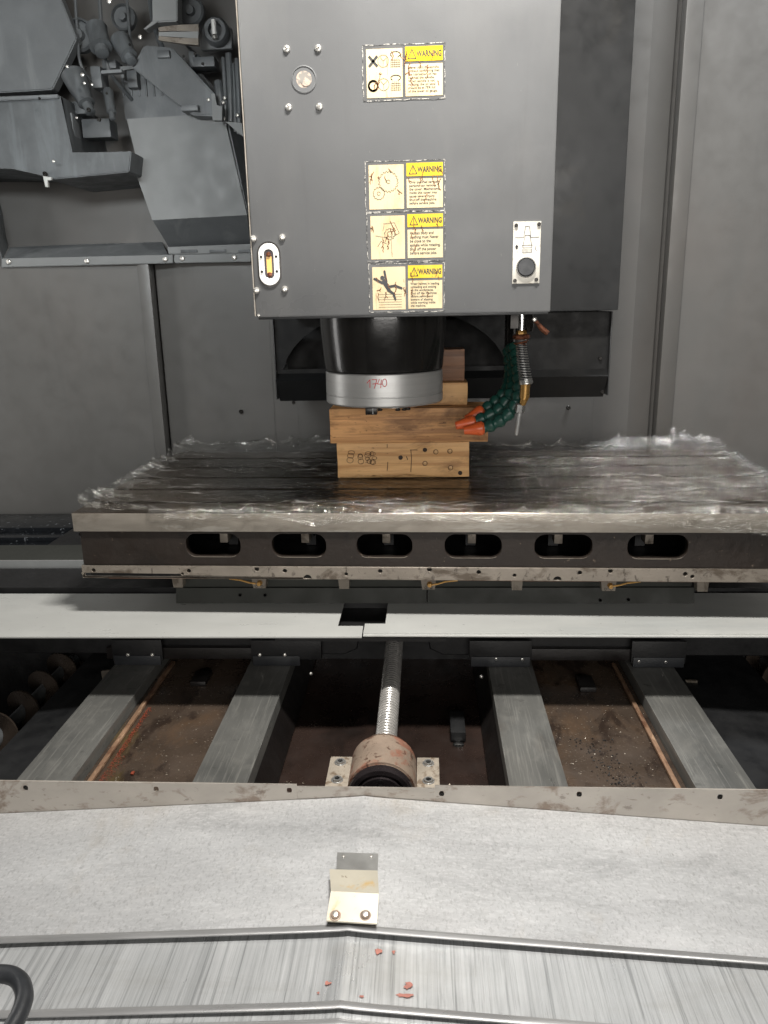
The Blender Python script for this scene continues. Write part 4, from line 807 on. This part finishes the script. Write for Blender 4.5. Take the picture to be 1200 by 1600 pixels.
# loose swarf on the bed (uncountable)
def flakes(name, n, fn, m, size):
    b = MB(); r_ = random.Random(n)
    for _ in range(n):
        x, y, z = fn(r_); s_ = size * r_.uniform(.4, 1.4); a_ = r_.uniform(0, 6.3)
        tri = [b.bm.verts.new((x + s_ * math.cos(a_ + k * 2.1) * (1 if k else 1.8), y + s_ * math.sin(a_ + k * 2.1), z + r_.uniform(0, s_ * .8))) for k in range(3)]; b.bm.faces.new(tri)
    return stuff(b.build(name, m, None, False))
flakes('metal_chips', 420, lambda r: ((r.uniform(-.60, -.425) if r.random() < .5 else r.uniform(.255, .43)), 1.13 + .45 * r.random() ** 1.3, -.8412), 'chip', .0011)
flakes('swarf_dust', 160, lambda r: (r.choice((r.uniform(-.28, -.17), r.uniform(.03, .11))), r.uniform(1.12, 1.32), -.9040), 'chip', .0015)
flakes('red_swarf', 1500, lambda r: (lambda y: (-.604 + abs(r.gauss(0, .010 if y < 1.3 else .005)), y, -.8413 + .001 * r.random()))(1.125 + .36 * r.random()), 'redchip', .0009)
flakes('red_swarf', 60, lambda r: (r.gauss(-.205, .006), r.gauss(1.24, .02), -.9035), 'redchip', .002)
flakes('black_oil_crust', 260, lambda r: (lambda y: (.352 - .25 * (y - 1.15) * (1 if r.random() < .6 else .2) + r.gauss(0, .012) + .01, y, -.8413))(1.13 + .25 * r.random()), 'void', .0017)
o = MB().box((-.552, 1.238, -.8418), (-.546, 1.247, -.838), .001).build('paint_flake', 'redchip'); tag(o, 'single red paint flake lying on the brown bed between the left slideways', 'paint flake')

# ================================================================== front strip and roof-shaped aluminium aprons
XR = -.1035; SLP = .069
def roof(x, z0): return z0 - SLP * abs(x - XR) - .0015 + .0015 * math.exp(-abs(x - XR) / .02)
fs = thing('front_strip', (0, 1.1, -.82), 'spotted steel strip standing along the rear edge of the apron', 'steel strip')
def strip_piece(xa, xb, ztop, holes, Y):
    n = 20; low = [(xa + (xb - xa) * i / n, roof(xa + (xb - xa) * i / n, -.7805) - .012) for i in range(n + 1)]
    cut_plate('strip', low + [(xb, ztop), (xa, ztop)], holes, front(Y), .0025, 'frontstrip', fs)
def hs_(px, py): p = W(px, py, 1.1); return stadium(p.x - .0042, p.z - .0048, p.x + .0042, p.z + .0048, .003, 4)
strip_piece(-1.35, -.214, -.7613, [hs_(40, 1231), hs_(244, 1233), hs_(452, 1235)], 1.100)
strip_piece(-.2138, .012, -.7655, [], 1.1005)
strip_piece(.0122, 1.3, -.7602, [hs_(690, 1240), hs_(905, 1241), hs_(1125, 1245)], 1.100)
for px, py in ((40, 1231), (690, 1240), (905, 1241), (1125, 1245)):
    p = W(px, py, 1.104); screw(fs, p, r=.0042, kind='black')

def apron(label, yb, yf, z0, m, name='apron_cover', lipw=.006, xw=1.35):
    t = thing(name, (XR, (yb + yf) / 2, z0), label, 'apron cover', 'roof shaped telescopic apron covers')
    xs = [-xw + XR + i * 2 * xw / 64 for i in range(65)]; xs = sorted(xs + [XR + d for d in (-.02, -.01, -.004, .004, .01, .02)])
    b = MB(); ny = 14; top = []
    for x in xs:
        row = []
        for j in range(ny + 1):
            y = yf + (yb - yf) * j / ny; dz = .0012 * mn.noise(Vector((x * 3, y * 6, z0 * 10))) + .0006 * mn.noise(Vector((x * 9, y * 12, 3)))
            row.append(b.bm.verts.new((x, y, roof(x, z0) + dz * min(1, min(j, ny - j) / 2))))
        top.append(row)
    for r0, r1 in zip(top, top[1:]):
        for j in range(ny): b.bm.faces.new((r0[j], r1[j], r1[j + 1], r0[j + 1]))
    g = bmesh.ops.extrude_face_region(b.bm, geom=list(b.bm.faces))
    for v in [e for e in g['geom'] if isinstance(e, bmesh.types.BMVert)]: v.co.z -= .002
    b.build('sheet', m, t, True, 40)
    # rolled lip along the front edge
    b = MB(); rows = []
    for x in xs:
        z = roof(x, z0); rows.append([b.bm.verts.new((x, yf + dy, z + dz)) for dy, dz in ((.0005, .0006), (-.003, .0012), (-lipw, -.0012), (-lipw - .0008, -.003), (-lipw, -.0052), (-lipw + .003, -.0052), (.0005, -.003))])
    for r0, r1 in zip(rows, rows[1:]):
        for k in range(7): b.bm.faces.new((r0[k], r0[(k + 1) % 7], r1[(k + 1) % 7], r1[k]))
    b.build('front_lip', 'lip', t, True, 40); return t
wide_apron = apron('wide scuffed aluminium apron cover with a latch on its ridge, rearmost of the covers', 1.099, .828, -.7800, 'apron')
apron('streaked aluminium apron cover with red paint spots, below the wide scuffed one', .90, .7239, -.7915, 'brushed')
apron('narrow aluminium apron cover between the streaked cover and the nearest one', .80, .7080, -.8000, 'brushed')
apron('aluminium apron cover nearest the viewer at the bottom edge', .77, .50, -.8075, 'brushed')

lt = thing('latch_bracket', WZ(550, 1400, -.78), 'yellowed bent steel latch bracket with two rivets on the apron ridge', 'latch bracket')
zA = -.7785
def lz(px, py, dz=0): p = WZ(px, py, zA + dz); return p
tabp = [lz(527, 1334), lz(591, 1336), lz(590, 1366), lz(526, 1364)]
MB().prism([p + Vector((0, 0, .001)) for p in tabp], (0, 0, .0016)).build('tab', 'tab', lt)
for px in (537, 580): screw(lt, lz(px, 1341) + Vector((0, 0, .0026)), (0, 0, 1), r=.0024)
up = [lz(515, 1360, .010), lz(590, 1362, .010), lz(592, 1398, .013), lz(517, 1394, .013)]
lo2 = [up[3], up[2], lz(589, 1445, .004), lz(510, 1440, .004)]
b = MB(); b.prism(up, (0, 0, .002)); b.build('upper_leaf', 'latch', lt)
b = MB(); b.prism([p + Vector((0, -.0002, 0)) for p in lo2], (0, 0, .002)); b.build('lower_leaf', 'latch', lt)
MB().prism([lz(513, 1437, 0), lz(587, 1441, 0), lz(587, 1447, 0), lz(512, 1444, 0)], (0, 0, .004)).build('spacer', 'blackbolt', lt)
for px, py in ((524, 1431), (571, 1431)):
    p = lz(px, py, .0075); MB().lathe([(.0075, 0), (.0075, .0010), (.0058, .0012), (.0055, .003), (.0035, .0045), (.001, .0048)], p, (0, -.25, 1), 18).build('rivet', 'bear', lt); MB().lathe([(.0048, .0026), (.0034, .0046), (.001, .0051)], p, (0, -.25, 1), 16).build('rivet_head', 'bolt', lt)
# red paint spots on the streaked cover
def blot(px, py, rx, ry, seed):
    r_ = random.Random(seed); c_ = WZ(px, py, -.7915); z_ = roof(c_.x, -.7915) + .0011; s_ = .00083
    b = MB(); pts = []
    for k in range(14):
        rr = r_.uniform(.45, 1.2); pts.append((c_.x + rx * s_ * rr * math.cos(k * .449), c_.y + ry * s_ * rr * math.sin(k * .449), z_))
    b.prism(pts, (0, 0, .00012)); return b.build('paint_spot', 'redpaint')
for k, (px, py, rx, ry) in enumerate(((591, 1483, 6, 6), (615, 1483, 3, 4), (512, 1535, 5, 4), (497, 1549, 2.5, 2), (566, 1555, 4, 3), (638, 1534, 7, 6), (632, 1549, 13, 4))):
    tag(blot(px, py, rx, ry, k), ['round red paint spot below the latch, the upper left one', 'faint small red paint spot beside the round spot below the latch', 'star shaped red paint spot left of the ridge on the streaked cover', 'tiny dark red paint dot left of the ridge on the streaked cover', 'small red paint spot next to the front lip of the streaked cover', 'red paint spot just above the curved red smear', 'curved red paint smear on the streaked cover, widest of the spots'][k], 'paint spot', 'red paint spots')

# black rubber hose loop, lower left corner
hp = [WZ(x, y, z) for x, y, z in ((-90, 1640, -.74), (-60, 1560, -.74), (-22, 1527, -.735), (8, 1522, -.735), (30, 1532, -.735), (38, 1556, -.735), (30, 1585, -.735), (14, 1615, -.735), (-5, 1660, -.735))]
b = MB(); b.tube(spline(hp, 10), .0098, 14); tag(b.build('rubber_hose', 'rubber'), 'black rubber hose looping in at the lower left corner', 'hose')
